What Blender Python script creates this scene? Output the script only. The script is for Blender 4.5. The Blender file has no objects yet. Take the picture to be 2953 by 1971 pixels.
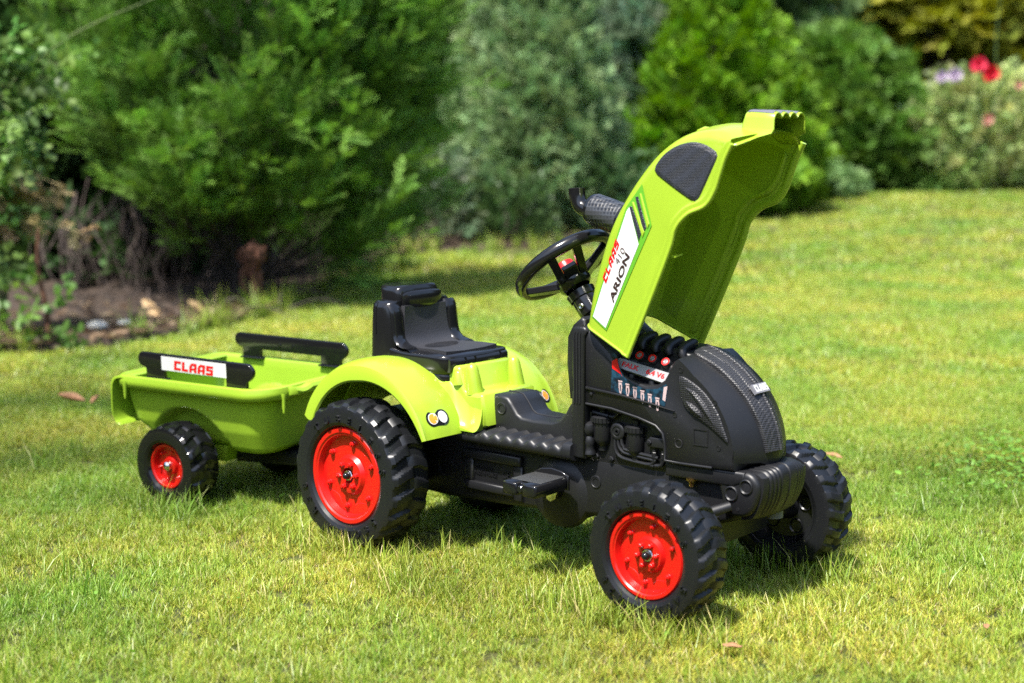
import bpy, bmesh, math, random
import numpy as np
from mathutils import Vector, Matrix
from mathutils.bvhtree import BVHTree

random.seed(7)
RNG = np.random.default_rng(11)
SC = bpy.context.scene
COL = SC.collection
PI = math.pi

# ------------------------------------------------------------------ camera, world, sun, exposure
CAM = Vector((1.9695, -2.0263, 0.7434))
YAW, PITCH, ROLL = -0.71451, -0.13541, -0.00726
fw = Vector((math.sin(YAW) * math.cos(PITCH), math.cos(YAW) * math.cos(PITCH), math.sin(PITCH)))
rt = Vector((math.cos(YAW), -math.sin(YAW), 0.0))
up = rt.cross(fw)
rt2 = rt * math.cos(ROLL) + up * math.sin(ROLL)
up2 = -rt * math.sin(ROLL) + up * math.cos(ROLL)
cd = bpy.data.cameras.new('camera')
cam = bpy.data.objects.new('camera', cd)
COL.objects.link(cam)
cam.matrix_world = Matrix(((rt2.x, up2.x, -fw.x, CAM.x), (rt2.y, up2.y, -fw.y, CAM.y), (rt2.z, up2.z, -fw.z, CAM.z), (0, 0, 0, 1)))
cd.sensor_width = 36.0
cd.lens = 52.04
cd.clip_start = 0.05
cd.clip_end = 400.0
cd.dof.use_dof = True
cd.dof.focus_distance = 2.55
cd.dof.aperture_fstop = 2.8
cd.dof.aperture_blades = 9
SC.camera = cam

SUN_TO = Vector((0.08, -0.46, 0.885)).normalized()
w = bpy.data.worlds.new('World')
SC.world = w
w.use_nodes = True
wn = w.node_tree
bg = wn.nodes['Background']
sky = wn.nodes.new('ShaderNodeTexSky')
sky.sky_type = 'NISHITA'
sky.sun_disc = False
sky.sun_elevation = math.asin(SUN_TO.z)
sky.sun_rotation = math.atan2(SUN_TO.x, SUN_TO.y)
sky.air_density = 1.0
sky.dust_density = 1.6
sky.ozone_density = 1.0
wn.links.new(sky.outputs[0], bg.inputs['Color'])
bg.inputs['Strength'].default_value = 0.13
sd = bpy.data.lights.new('sun', 'SUN')
sd.energy = 4.3
sd.angle = math.radians(2.2)
sd.color = (1.0, 0.955, 0.88)
sun = bpy.data.objects.new('sun', sd)
COL.objects.link(sun)
sun.rotation_euler = SUN_TO.to_track_quat('Z', 'Y').to_euler()
sun.location = (0, 0, 12)
SC.view_settings.view_transform = 'Standard'
SC.view_settings.look = 'None'
SC.view_settings.exposure = 1.42
SC.view_settings.gamma = 1.0
SC.render.engine = 'CYCLES'
SC.cycles.use_denoising = False
SC.cycles.use_adaptive_sampling = False
SC.cycles.sample_clamp_indirect = 3.0
SC.cycles.sample_clamp_direct = 12.0
SC.cycles.max_bounces = 8
SC.cycles.diffuse_bounces = 4
SC.cycles.glossy_bounces = 4
SC.cycles.transmission_bounces = 4
SC.cycles.transparent_max_bounces = 4
SC.cycles.caustics_reflective = False
SC.cycles.caustics_refractive = False


def terrain(d):
    """height of the garden, by the distance d into the garden: level by the toy, rising gently beyond"""
    d = np.asarray(d, float)
    t = np.clip((d - 6.5) / 8.0, 0, 1)
    return 0.28 * t * t * (1.6 - 0.6 * t) - 0.011


FX, FY = math.sin(YAW), math.cos(YAW)
RX, RY = math.cos(YAW), -math.sin(YAW)


def G(u, d, z=0.0, ground=True):
    """garden frame (u across, d into the garden) to world"""
    return Vector((CAM.x + RX * u + FX * d, CAM.y + RY * u + FY * d, z + (float(terrain(d)) if ground else 0)))


# ------------------------------------------------------------------ node material helpers
def new_mat(name):
    m = bpy.data.materials.new(name)
    m.use_nodes = True
    return m, m.node_tree, m.node_tree.nodes['Principled BSDF']


def N(nt, t, **kw):
    n = nt.nodes.new(t)
    for k, v in kw.items():
        setattr(n, k, v)
    return n


def plastic(name, col, rough, bump=0.0, bscale=300.0, var=0.08, spec=0.5, coat=0.0, sss=0.0, dust=0.0):
    m, nt, b = new_mat(name)
    tc = N(nt, 'ShaderNodeTexCoord')
    no = N(nt, 'ShaderNodeTexNoise')
    no.inputs['Scale'].default_value = 9.0
    no.inputs['Detail'].default_value = 6.0
    nt.links.new(tc.outputs['Object'], no.inputs['Vector'])
    mr = N(nt, 'ShaderNodeMapRange')
    mr.inputs['To Min'].default_value = 1 - var
    mr.inputs['To Max'].default_value = 1 + var
    nt.links.new(no.outputs['Fac'], mr.inputs['Value'])
    hs = N(nt, 'ShaderNodeHueSaturation')
    hs.inputs['Color'].default_value = (*col, 1)
    nt.links.new(mr.outputs[0], hs.inputs['Value'])
    last = hs.outputs[0]
    if dust > 0:
        n3 = N(nt, 'ShaderNodeTexNoise')
        n3.inputs['Scale'].default_value = 420.0
        n3.inputs['Detail'].default_value = 2.0
        nt.links.new(tc.outputs['Object'], n3.inputs['Vector'])
        cr = N(nt, 'ShaderNodeValToRGB')
        cr.color_ramp.elements[0].position = 0.68
        cr.color_ramp.elements[1].position = 0.74
        cr.color_ramp.elements[1].color = (dust, dust, dust, 1)
        cr.color_ramp.elements[0].color = (0, 0, 0, 1)
        nt.links.new(n3.outputs['Fac'], cr.inputs[0])
        mx = N(nt, 'ShaderNodeMixRGB')
        mx.inputs['Color2'].default_value = (0.3, 0.29, 0.26, 1)
        nt.links.new(cr.outputs[0], mx.inputs['Fac'])
        nt.links.new(last, mx.inputs['Color1'])
        last = mx.outputs[0]
    nt.links.new(last, b.inputs['Base Color'])
    r2 = N(nt, 'ShaderNodeMapRange')
    r2.inputs['To Min'].default_value = rough * 0.85
    r2.inputs['To Max'].default_value = min(1, rough * 1.2)
    n2 = N(nt, 'ShaderNodeTexNoise')
    n2.inputs['Scale'].default_value = 35.0
    n2.inputs['Detail'].default_value = 4.0
    nt.links.new(tc.outputs['Object'], n2.inputs['Vector'])
    nt.links.new(n2.outputs['Fac'], r2.inputs['Value'])
    nt.links.new(r2.outputs[0], b.inputs['Roughness'])
    b.inputs['Specular IOR Level'].default_value = spec
    b.inputs['Coat Weight'].default_value = coat
    b.inputs['Coat Roughness'].default_value = 0.12
    if bump > 0:
        nb = N(nt, 'ShaderNodeTexNoise')
        nb.inputs['Scale'].default_value = bscale
        nb.inputs['Detail'].default_value = 3.0
        nt.links.new(tc.outputs['Object'], nb.inputs['Vector'])
        bp = N(nt, 'ShaderNodeBump')
        bp.inputs['Strength'].default_value = bump
        bp.inputs['Distance'].default_value = 0.001
        nt.links.new(nb.outputs['Fac'], bp.inputs['Height'])
        nt.links.new(bp.outputs[0], b.inputs['Normal'])
    return m


def woven(name, dark, light, scale, rough=0.4, mapping='Object'):
    """punched or woven plastic mesh: small dimples with depth"""
    m, nt, b = new_mat(name)
    tc = N(nt, 'ShaderNodeTexCoord')
    vo = N(nt, 'ShaderNodeTexVoronoi')
    vo.inputs['Scale'].default_value = scale
    vo.inputs['Randomness'].default_value = 0.12
    nt.links.new(tc.outputs[mapping], vo.inputs['Vector'])
    cr = N(nt, 'ShaderNodeValToRGB')
    cr.color_ramp.elements[0].position = 0.28
    cr.color_ramp.elements[1].position = 0.55
    cr.color_ramp.elements[0].color = (*dark, 1)
    cr.color_ramp.elements[1].color = (*light, 1)
    nt.links.new(vo.outputs['Distance'], cr.inputs[0])
    nt.links.new(cr.outputs[0], b.inputs['Base Color'])
    bp = N(nt, 'ShaderNodeBump')
    bp.inputs['Strength'].default_value = 0.8
    bp.inputs['Distance'].default_value = 0.0015
    nt.links.new(vo.outputs['Distance'], bp.inputs['Height'])
    nt.links.new(bp.outputs[0], b.inputs['Normal'])
    b.inputs['Roughness'].default_value = rough
    return m


def metal(name, col, rough):
    m, nt, b = new_mat(name)
    b.inputs['Base Color'].default_value = (*col, 1)
    b.inputs['Metallic'].default_value = 1.0
    b.inputs['Roughness'].default_value = rough
    return m


GREEN = plastic('green_plastic', (0.285, 0.425, 0.028), 0.27, bump=0.04, bscale=500, var=0.03, coat=0.15)
HOODG = plastic('hood_green_plastic', (0.285, 0.425, 0.028), 0.27, bump=0.04, bscale=500, var=0.03, coat=0.15)
_nt = HOODG.node_tree                                   # the thin dyed shell lets a little daylight through
_tr = N(_nt, 'ShaderNodeBsdfTranslucent')
_tr.inputs['Color'].default_value = (0.52, 0.72, 0.03, 1)
_mx = N(_nt, 'ShaderNodeMixShader')
_mx.inputs[0].default_value = 0.075
_nt.links.new(_nt.nodes['Principled BSDF'].outputs[0], _mx.inputs[1])
_nt.links.new(_tr.outputs[0], _mx.inputs[2])
_nt.links.new(_mx.outputs[0], _nt.nodes['Material Output'].inputs['Surface'])
GREEN2 = plastic('trailer_green_plastic', (0.255, 0.405, 0.026), 0.38, bump=0.06, bscale=500, var=0.04)
DGREEN = plastic('dark_green_print', (0.10, 0.32, 0.02), 0.35, var=0.03)
BLACK = plastic('matte_black_plastic', (0.0088, 0.0090, 0.0104), 0.42, bump=0.10, bscale=700, var=0.12, dust=0.06, spec=0.42)
TYRE = plastic('tyre_plastic', (0.0082, 0.0088, 0.0106), 0.35, bump=0.08, bscale=260, var=0.15, dust=0.06, spec=0.45)
GLOSS = plastic('gloss_black_plastic', (0.008, 0.008, 0.009), 0.16, bump=0.02, bscale=200, var=0.1)
LEATHER = plastic('grained_black_plastic', (0.024, 0.024, 0.028), 0.50, bump=0.9, bscale=420, var=0.1)
RED = plastic('red_plastic', (0.50, 0.007, 0.005), 0.30, bump=0.03, bscale=300, var=0.03, coat=0.2)
WHITE = plastic('white_print', (0.60, 0.60, 0.59), 0.35, var=0.02)
REDP = plastic('red_print', (0.60, 0.008, 0.010), 0.35, var=0.02)
DKPRINT = plastic('dark_brown_print', (0.030, 0.014, 0.012), 0.4, var=0.02)
GREYP = plastic('grey_print', (0.12, 0.08, 0.08), 0.4, var=0.02)
ORANGE = plastic('orange_print', (0.75, 0.26, 0.03), 0.3, var=0.02)
CHROME = metal('zinc_metal', (0.75, 0.74, 0.70), 0.22)
SILVER = plastic('silver_print', (0.50, 0.50, 0.52), 0.3, var=0.05)
BRASS = metal('brass_metal', (0.75, 0.5, 0.15), 0.3)
MESHM = woven('grille_mesh_plastic', (0.006, 0.006, 0.008), (0.024, 0.026, 0.035), 420)
WEAVE = woven('woven_plastic', (0.005, 0.005, 0.006), (0.026, 0.026, 0.030), 300)
HEX = woven('honeycomb_plastic', (0.006, 0.006, 0.007), (0.040, 0.042, 0.048), 150, 0.3)
PEDALM = woven('pedal_tread_plastic', (0.008, 0.008, 0.008), (0.06, 0.06, 0.06), 380, 0.35)


def engine_print():
    """the photographic sticker of an engine: dark blue with pale fittings and a red filter"""
    m, nt, b = new_mat('engine_print')
    tc = N(nt, 'ShaderNodeTexCoord')
    no = N(nt, 'ShaderNodeTexNoise')
    no.inputs['Scale'].default_value = 90.0
    no.inputs['Detail'].default_value = 4.0
    nt.links.new(tc.outputs['Object'], no.inputs['Vector'])
    cr = N(nt, 'ShaderNodeValToRGB')
    e = cr.color_ramp.elements
    e[0].position, e[0].color = 0.40, (0.004, 0.006, 0.014, 1)
    e[1].position, e[1].color = 0.62, (0.012, 0.05, 0.09, 1)
    nt.links.new(no.outputs['Fac'], cr.inputs[0])
    nt.links.new(cr.outputs[0], b.inputs['Base Color'])
    b.inputs['Roughness'].default_value = 0.3
    return m


EPRINT = engine_print()
PINK = plastic('pale_pink_print', (0.46, 0.34, 0.34), 0.3, var=0.25)


# ------------------------------------------------------------------ mesh helpers
def mk(name, V, F, mat, parent=None, smooth=True, angle=38, link=True):
    me = bpy.data.meshes.new(name)
    me.from_pydata([tuple(v) for v in V], [], [tuple(f) for f in F])
    bm = bmesh.new()
    bm.from_mesh(me)
    bmesh.ops.recalc_face_normals(bm, faces=bm.faces)
    bm.to_mesh(me)
    bm.free()
    me.validate()
    if smooth:
        me.shade_smooth()
        me.set_sharp_from_angle(angle=math.radians(angle))
    me.materials.append(mat)
    o = bpy.data.objects.new(name, me)
    COL.objects.link(o)
    if parent is not None:
        o.parent = parent
    return o


class MB:
    """collects primitive shapes of ONE part"""

    def __init__(self):
        self.V, self.F = [], []

    def add(self, V, F):
        b = len(self.V)
        self.V += [tuple(v) for v in V]
        self.F += [tuple(i + b for i in f) for f in F]
        return self

    def build(self, name, mat, parent=None, **kw):
        return mk(name, self.V, self.F, mat, parent, **kw)


class EACH:
    """like MB, but every shape added becomes a part of its own"""

    def __init__(self):
        self.L = []

    def add(self, V, F):
        self.L.append((V, F))
        return self

    def build(self, name, mat, parent=None, **kw):
        return [mk(name, V, F, mat, parent, **kw) for V, F in self.L]


def bevel(o, wd, seg=2, ang=35):
    m = o.modifiers.new('bevel', 'BEVEL')
    m.width = wd
    m.segments = seg
    m.limit_method = 'ANGLE'
    m.angle_limit = math.radians(ang)
    m.harden_normals = False
    return o


def curve(pts, n, closed=False):
    """Catmull-Rom through pts, n samples by arc length"""
    P = np.array(pts, float)
    if closed:
        P = np.vstack([P[-1], P, P[0], P[1]])
    else:
        P = np.vstack([2 * P[0] - P[1], P, 2 * P[-1] - P[-2]])
    out = []
    for i in range(1, len(P) - 2):
        t = np.linspace(0, 1, 16, endpoint=False)[:, None]
        a, b, c, d = P[i - 1], P[i], P[i + 1], P[i + 2]
        out.append(0.5 * ((2 * b) + (-a + c) * t + (2 * a - 5 * b + 4 * c - d) * t ** 2 + (-a + 3 * b - 3 * c + d) * t ** 3))
    out = np.vstack(out + [P[-2][None]])
    s = np.r_[0, np.cumsum(np.linalg.norm(np.diff(out, axis=0), axis=1))]
    tt = np.linspace(0, s[-1], n, endpoint=not closed)
    return np.stack([np.interp(tt, s, out[:, k]) for k in range(P.shape[1])], 1)


def loft(rings, closed=True, caps=True):
    n = len(rings[0])
    V = [v for r in rings for v in r]
    F = []
    for i in range(len(rings) - 1):
        for j in range(n if closed else n - 1):
            k = (j + 1) % n
            F.append((i * n + j, i * n + k, (i + 1) * n + k, (i + 1) * n + j))
    if caps and closed:
        F.append(tuple(range(n)))
        F.append(tuple(range((len(rings) - 1) * n, len(rings) * n)))
    return V, F


def inset_poly(P, wts):
    P = np.array(P, float)
    a = np.roll(P, 1, 0)
    c = np.roll(P, -1, 0)
    area = 0.5 * np.sum(P[:, 0] * c[:, 1] - c[:, 0] * P[:, 1])
    s = 1 if area > 0 else -1

    def nrm(e):
        v = np.stack([-e[:, 1], e[:, 0]], 1) * s
        return v / np.maximum(np.linalg.norm(v, axis=1, keepdims=True), 1e-9)
    n1, n2 = nrm(P - a), nrm(c - P)
    m = n1 + n2
    L = np.maximum(np.linalg.norm(m, axis=1, keepdims=True), 0.5)
    m = m / L
    sc = 1 / np.maximum(np.sum(m * n1, 1, keepdims=True), 0.5)
    return P + m * sc * np.array(wts)[:, None]


def slab(profile, y0, y1, edge=0.003, wts=None, insets=None):
    """side profile (x,z) given depth along y; the rims rounded by insets [(y, inset)]"""
    P = np.array(profile, float)
    n = len(P)
    wts = np.ones(n) if wts is None else np.array(wts, float)
    if insets is None:
        insets = [(y0, edge), (y0 + edge * .3, edge * .3), (y0 + edge, 0), (y1 - edge, 0), (y1 - edge * .3, edge * .3), (y1, edge)]
    rings = []
    for y, k in insets:
        q = inset_poly(P, wts * k) if k > 0 else P
        rings.append([(a, y, b) for a, b in q])
    return loft(rings)


def box(x0, x1, y0, y1, z0, z1):
    V = [(x, y, z) for x in (x0, x1) for y in (y0, y1) for z in (z0, z1)]
    F = [(0, 1, 3, 2), (4, 6, 7, 5), (0, 4, 5, 1), (2, 3, 7, 6), (0, 2, 6, 4), (1, 5, 7, 3)]
    return V, F


def frame_from(axis):
    a = Vector(axis).normalized()
    t = Vector((0, 0, 1)) if abs(a.z) < 0.9 else Vector((1, 0, 0))
    u = a.cross(t).normalized()
    v = a.cross(u).normalized()
    return a, u, v


def lathe(profile, origin, axis, seg=48, cap=False):
    """profile [(along axis, radius)]"""
    a, u, v = frame_from(axis)
    o = Vector(origin)
    rings = []
    for h, r in profile:
        r = max(r, 1e-5)
        rings.append([o + a * h + (u * math.cos(t) + v * math.sin(t)) * r for t in [2 * PI * k / seg for k in range(seg)]])
    return loft(rings, caps=cap)


def tube(pts, r, seg=10, caps=True):
    P = [Vector(p) for p in pts]
    rs = r if hasattr(r, '__len__') else [r] * len(P)
    rings = []
    prev = None
    for i, p in enumerate(P):
        t = (P[min(i + 1, len(P) - 1)] - P[max(i - 1, 0)]).normalized()
        if prev is None:
            _, u, v = frame_from(t)
        else:
            u = (prev - t * prev.dot(t)).normalized()
            v = t.cross(u)
        prev = u
        rings.append([p + (u * math.cos(a) + v * math.sin(a)) * rs[i] for a in [2 * PI * k / seg for k in range(seg)]])
    return loft(rings, caps=caps)


def nut(o, axis, r, h, seg=6):
    return lathe([(0, r), (h * .75, r), (h, r * .8), (h, r * .45), (h * 1.35, r * .42), (h * 1.45, 0.0)], o, axis, seg, True)


def tri_fill(poly, step):
    """flat polygon (2-D) to a grid-triangulated sheet so that it can be laid on a curved wall"""
    bm = bmesh.new()
    vs = [bm.verts.new((p[0], p[1], 0)) for p in poly]
    bm.faces.new(vs)
    xs = [p[0] for p in poly]
    ys = [p[1] for p in poly]
    for ax, lo, hi in ((0, min(xs), max(xs)), (1, min(ys), max(ys))):
        k = lo + step
        while k < hi - step * .3:
            co = (k, 0, 0) if ax == 0 else (0, k, 0)
            no = (1, 0, 0) if ax == 0 else (0, 1, 0)
            bmesh.ops.bisect_plane(bm, geom=bm.verts[:] + bm.edges[:] + bm.faces[:], plane_co=co, plane_no=no)
            k += step
    bmesh.ops.triangulate(bm, faces=bm.faces[:])
    V = [(v.co.x, v.co.y) for v in bm.verts]
    bm.verts.index_update()
    F = [tuple(v.index for v in f.verts) for f in bm.faces]
    bm.free()
    return V, F


def text_mesh(s, size=1.0, extrude=0.0, bold=0.0):
    c = bpy.data.curves.new('lettering', 'FONT')
    c.body = s
    c.size = size
    c.extrude = extrude
    c.offset = bold
    c.resolution_u = 3
    o = bpy.data.objects.new('lettering', c)
    COL.objects.link(o)
    dg = bpy.context.evaluated_depsgraph_get()
    me = bpy.data.meshes.new_from_object(o.evaluated_get(dg))
    V = [tuple(v.co) for v in me.vertices]
    F = [tuple(p.vertices) for p in me.polygons]
    bpy.data.objects.remove(o)
    bpy.data.curves.remove(c)
    bpy.data.meshes.remove(me)
    return V, F


# block capitals of the maker's word mark: non-overlapping strokes on a 4 x 5 grid
STROKES = {
    'C': [(0, 0, 1.4, 5), (1.4, 3.7, 4, 5), (1.4, 0, 4, 1.3)],
    'L': [(0, 0, 1.4, 5), (1.4, 0, 3.7, 1.3)],
    'A': [((0, 0), (1.4, 0), (1.4, 3.3), (0, 3.3)), ((0, 3.3), (1.4, 3.3), (1.9, 3.8), (1.3, 5)), ((1.3, 5), (1.9, 3.8), (2.8, 3.8), (2.8, 5)), (2.8, 0, 4.2, 5), (1.4, 1.3, 2.8, 2.3)],
    'S': [(0, 3.8, 4, 5), (0, 2.1, 1.4, 3.8), (1.4, 2.1, 4, 3.2), (2.6, 1.2, 4, 2.1), (0, 0, 4, 1.2)],
}


def wordmark(word, shear=0.22, gap=0.75):
    """returns one list of quads per letter, unit = letter height"""
    out, x = [], 0.0
    for ch in word:
        qs = []
        polys = [t if isinstance(t[0], tuple) else ((t[0], t[1]), (t[2], t[1]), (t[2], t[3]), (t[0], t[3])) for t in STROKES[ch]]
        wd = max(q[0] for t in polys for q in t)
        for t in polys:
            qs.append([((x + p) / 5 + shear * q / 5, q / 5) for p, q in t])
        out.append(qs)
        x += wd + gap
    return out, (x - gap) / 5


def empty(name, label, cat, loc=(0, 0, 0), rot=(0, 0, 0), group=None):
    o = bpy.data.objects.new(name, None)
    o.empty_display_size = 0.1
    COL.objects.link(o)
    o.location = loc
    o.rotation_euler = rot
    o['label'] = label
    o['category'] = cat
    if group:
        o['group'] = group
    return o


def tag(o, label, cat, group=None):
    o['label'] = label
    o['category'] = cat
    if group:
        o['group'] = group
    return o


# ------------------------------------------------------------------ setting: lawn sheet and planting bed
def attr_mat(name, translucent=0.3, rough=0.55, spec=0.3, attr='Col', val=1.0):
    """leaf material: colour from the leaf's own attribute, light passes through"""
    m, nt, b = new_mat(name)
    at = N(nt, 'ShaderNodeAttribute', attribute_name=attr)
    b.inputs['Roughness'].default_value = rough
    b.inputs['Specular IOR Level'].default_value = spec
    nt.links.new(at.outputs['Color'], b.inputs['Base Color'])
    tr = N(nt, 'ShaderNodeBsdfTranslucent')
    hs = N(nt, 'ShaderNodeHueSaturation')
    hs.inputs['Saturation'].default_value = 1.1
    hs.inputs['Value'].default_value = 1.3
    nt.links.new(at.outputs['Color'], hs.inputs['Color'])
    nt.links.new(hs.outputs[0], tr.inputs['Color'])
    mx = N(nt, 'ShaderNodeMixShader')
    mx.inputs[0].default_value = translucent
    nt.links.new(b.outputs[0], mx.inputs[1])
    nt.links.new(tr.outputs[0], mx.inputs[2])
    nt.links.new(mx.outputs[0], nt.nodes['Material Output'].inputs['Surface'])
    return m


def lawn_soil():
    m, nt, b = new_mat('moss_ground')
    geo = N(nt, 'ShaderNodeNewGeometry')
    n1 = N(nt, 'ShaderNodeTexNoise')
    n1.inputs['Scale'].default_value = 2.2
    n1.inputs['Detail'].default_value = 8
    n2 = N(nt, 'ShaderNodeTexNoise')
    n2.inputs['Scale'].default_value = 90
    n2.inputs['Detail'].default_value = 6
    for n in (n1, n2):
        nt.links.new(geo.outputs['Position'], n.inputs['Vector'])
    cr = N(nt, 'ShaderNodeValToRGB')
    e = cr.color_ramp.elements
    e[0].position, e[0].color = 0.35, (0.045, 0.060, 0.010, 1)
    e[1].position, e[1].color = 0.65, (0.10, 0.10, 0.020, 1)
    nt.links.new(n1.outputs['Fac'], cr.inputs[0])
    c2 = N(nt, 'ShaderNodeValToRGB')
    c2.color_ramp.elements[0].position = 0.35
    c2.color_ramp.elements[0].color = (0.35, 0.35, 0.35, 1)
    c2.color_ramp.elements[1].position = 0.62
    c2.color_ramp.elements[1].color = (1, 1, 1, 1)
    nt.links.new(n2.outputs['Fac'], c2.inputs[0])
    mu = N(nt, 'ShaderNodeMixRGB', blend_type='MULTIPLY')
    mu.inputs['Fac'].default_value = 0.75
    nt.links.new(cr.outputs[0], mu.inputs['Color1'])
    nt.links.new(c2.outputs[0], mu.inputs['Color2'])
    nt.links.new(mu.outputs[0], b.inputs['Base Color'])
    b.inputs['Roughness'].default_value = 0.95
    bp = N(nt, 'ShaderNodeBump')
    bp.inputs['Strength'].default_value = 0.9
    bp.inputs['Distance'].default_value = 0.01
    nt.links.new(n2.outputs['Fac'], bp.inputs['Height'])
    nt.links.new(bp.outputs[0], b.inputs['Normal'])
    return m


def soil_mat():
    m, nt, b = new_mat('dry_soil')
    geo = N(nt, 'ShaderNodeNewGeometry')
    n1 = N(nt, 'ShaderNodeTexNoise')
    n1.inputs['Scale'].default_value = 12
    n1.inputs['Detail'].default_value = 10
    n1.inputs['Roughness'].default_value = 0.7
    nt.links.new(geo.outputs['Position'], n1.inputs['Vector'])
    cr = N(nt, 'ShaderNodeValToRGB')
    e = cr.color_ramp.elements
    e[0].position, e[0].color = 0.35, (0.014, 0.009, 0.006, 1)
    e[1].position, e[1].color = 0.7, (0.085, 0.055, 0.038, 1)
    nt.links.new(n1.outputs['Fac'], cr.inputs[0])
    nt.links.new(cr.outputs[0], b.inputs['Base Color'])
    b.inputs['Roughness'].default_value = 0.95
    bp = N(nt, 'ShaderNodeBump')
    bp.inputs['Strength'].default_value = 1.0
    bp.inputs['Distance'].default_value = 0.03
    nt.links.new(n1.outputs['Fac'], bp.inputs['Height'])
    nt.links.new(bp.outputs[0], b.inputs['Normal'])
    return m


us = np.r_[np.linspace(-120, -9, 8), np.linspace(-8, 10, 91), np.linspace(11, 120, 8)]
ds = np.r_[np.linspace(-120, -2, 8), np.linspace(-1, 24, 126), np.linspace(26, 200, 8)]
UU, DD = np.meshgrid(us, ds)
ZZ = terrain(DD)
GV = np.stack([CAM.x + RX * UU + FX * DD, CAM.y + RY * UU + FY * DD, ZZ], -1).reshape(-1, 3)
nu = len(us)
GF = [(i * nu + j, i * nu + j + 1, (i + 1) * nu + j + 1, (i + 1) * nu + j) for i in range(len(ds) - 1) for j in range(nu - 1)]
lawn = mk('lawn', GV, GF, lawn_soil())
lawn['kind'] = 'structure'

# edge of the lawn, as distance d for each u
EDGE = [(-9, 5.0), (-4, 5.1), (-1.9, 5.25), (-1.6, 5.45), (-1.3, 5.75), (-1.12, 6.15), (-0.98, 7.0), (-0.9, 8.0), (-0.72, 9.2), (-0.3, 9.5), (0.3, 9.55), (1.0, 10.2),
        (1.7, 11.2), (2.2, 12.6), (2.7, 13.4), (3.3, 13.9), (4.2, 14.0), (10, 14.2)]
EU, ED = np.array(EDGE).T


def edge_d(u):
    return np.interp(u, EU, ED) + 0.06 * np.sin(np.asarray(u) * 9.0) + 0.035 * np.sin(np.asarray(u) * 23.0 + 1)


bu = np.linspace(-9, 10, 260)
BV, BF = [], []
rows = [0, .03, .1, .25, .5, 1, 2, 4, 9]
for k, r in enumerate(rows):
    dd = edge_d(bu) + r
    zz = terrain(dd) + (0.004 if k == 0 else 0.022) + (0.02 * np.sin(bu * 13 + r * 7) * np.sin(bu * 5.1 + r * 3) if k > 1 else 0)
    for u, d, z in zip(bu, dd, zz):
        BV.append((CAM.x + RX * u + FX * d, CAM.y + RY * u + FY * d, z))
nb = len(bu)
BF = [(i * nb + j, i * nb + j + 1, (i + 1) * nb + j + 1, (i + 1) * nb + j) for i in range(len(rows) - 1) for j in range(nb - 1)]
bed = mk('planting_bed', BV, BF, soil_mat())
bed['kind'] = 'structure'

# ------------------------------------------------------------------ numpy mesh for foliage and grass
def np_mesh(name, V, F, C, mat, link=True, parent=None):
    """V (n,3), F (m,4) or (m,3), C (n,3) linear colours"""
    me = bpy.data.meshes.new(name)
    k = F.shape[1]
    me.vertices.add(len(V))
    me.vertices.foreach_set('co', np.ascontiguousarray(V, dtype=np.float32).ravel())
    me.loops.add(F.size)
    me.loops.foreach_set('vertex_index', np.ascontiguousarray(F, dtype=np.int32).ravel())
    me.polygons.add(len(F))
    me.polygons.foreach_set('loop_start', np.arange(0, F.size, k, dtype=np.int32))
    me.polygons.foreach_set('loop_total', np.full(len(F), k, dtype=np.int32))
    me.update(calc_edges=True)
    at = me.color_attributes.new('Col', 'FLOAT_COLOR', 'POINT')
    at.data.foreach_set('color', np.c_[C, np.ones(len(C))].astype(np.float32).ravel())
    me.materials.append(mat)
    o = bpy.data.objects.new(name, me)
    if link:
        COL.objects.link(o)
    if parent is not None:
        o.parent = parent
    return o


def rot_from(dirs, spin):
    """rotation matrices whose x axis is dirs; z axis near up, spun by angle"""
    d = dirs / np.maximum(np.linalg.norm(dirs, axis=1, keepdims=True), 1e-9)
    upv = np.tile([0, 0, 1.0], (len(d), 1))
    upv[np.abs(d[:, 2]) > 0.97] = [1, 0, 0]
    y = np.cross(upv, d)
    y /= np.maximum(np.linalg.norm(y, axis=1, keepdims=True), 1e-9)
    z = np.cross(d, y)
    c, s = np.cos(spin)[:, None], np.sin(spin)[:, None]
    y2 = y * c + z * s
    z2 = -y * s + z * c
    return np.stack([d, y2, z2], 2)


def scatter(proto, pos, dirs, spin, size, col, tipboost=0.0, tipcol=None):
    """many copies of a small proto (V, F, t) in one mesh"""
    PV, PF, PT = proto
    n, m = len(pos), len(PV)
    R = rot_from(dirs, spin)
    V = np.einsum('nij,mj->nmi', R, PV) * size[:, None, None] + pos[:, None, :]
    F = (PF[None] + (np.arange(n) * m)[:, None, None]).reshape(-1, PF.shape[1])
    C = np.repeat(col[:, None, :], m, 1)
    if tipcol is not None:
        k = (PT[None, :, None] * tipboost)
        C = C * (1 - k) + np.asarray(tipcol)[None, None] * k * (col.mean(1, keepdims=True)[:, None] / col.mean())
    return V.reshape(-1, 3), F, C.reshape(-1, 3)


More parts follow.
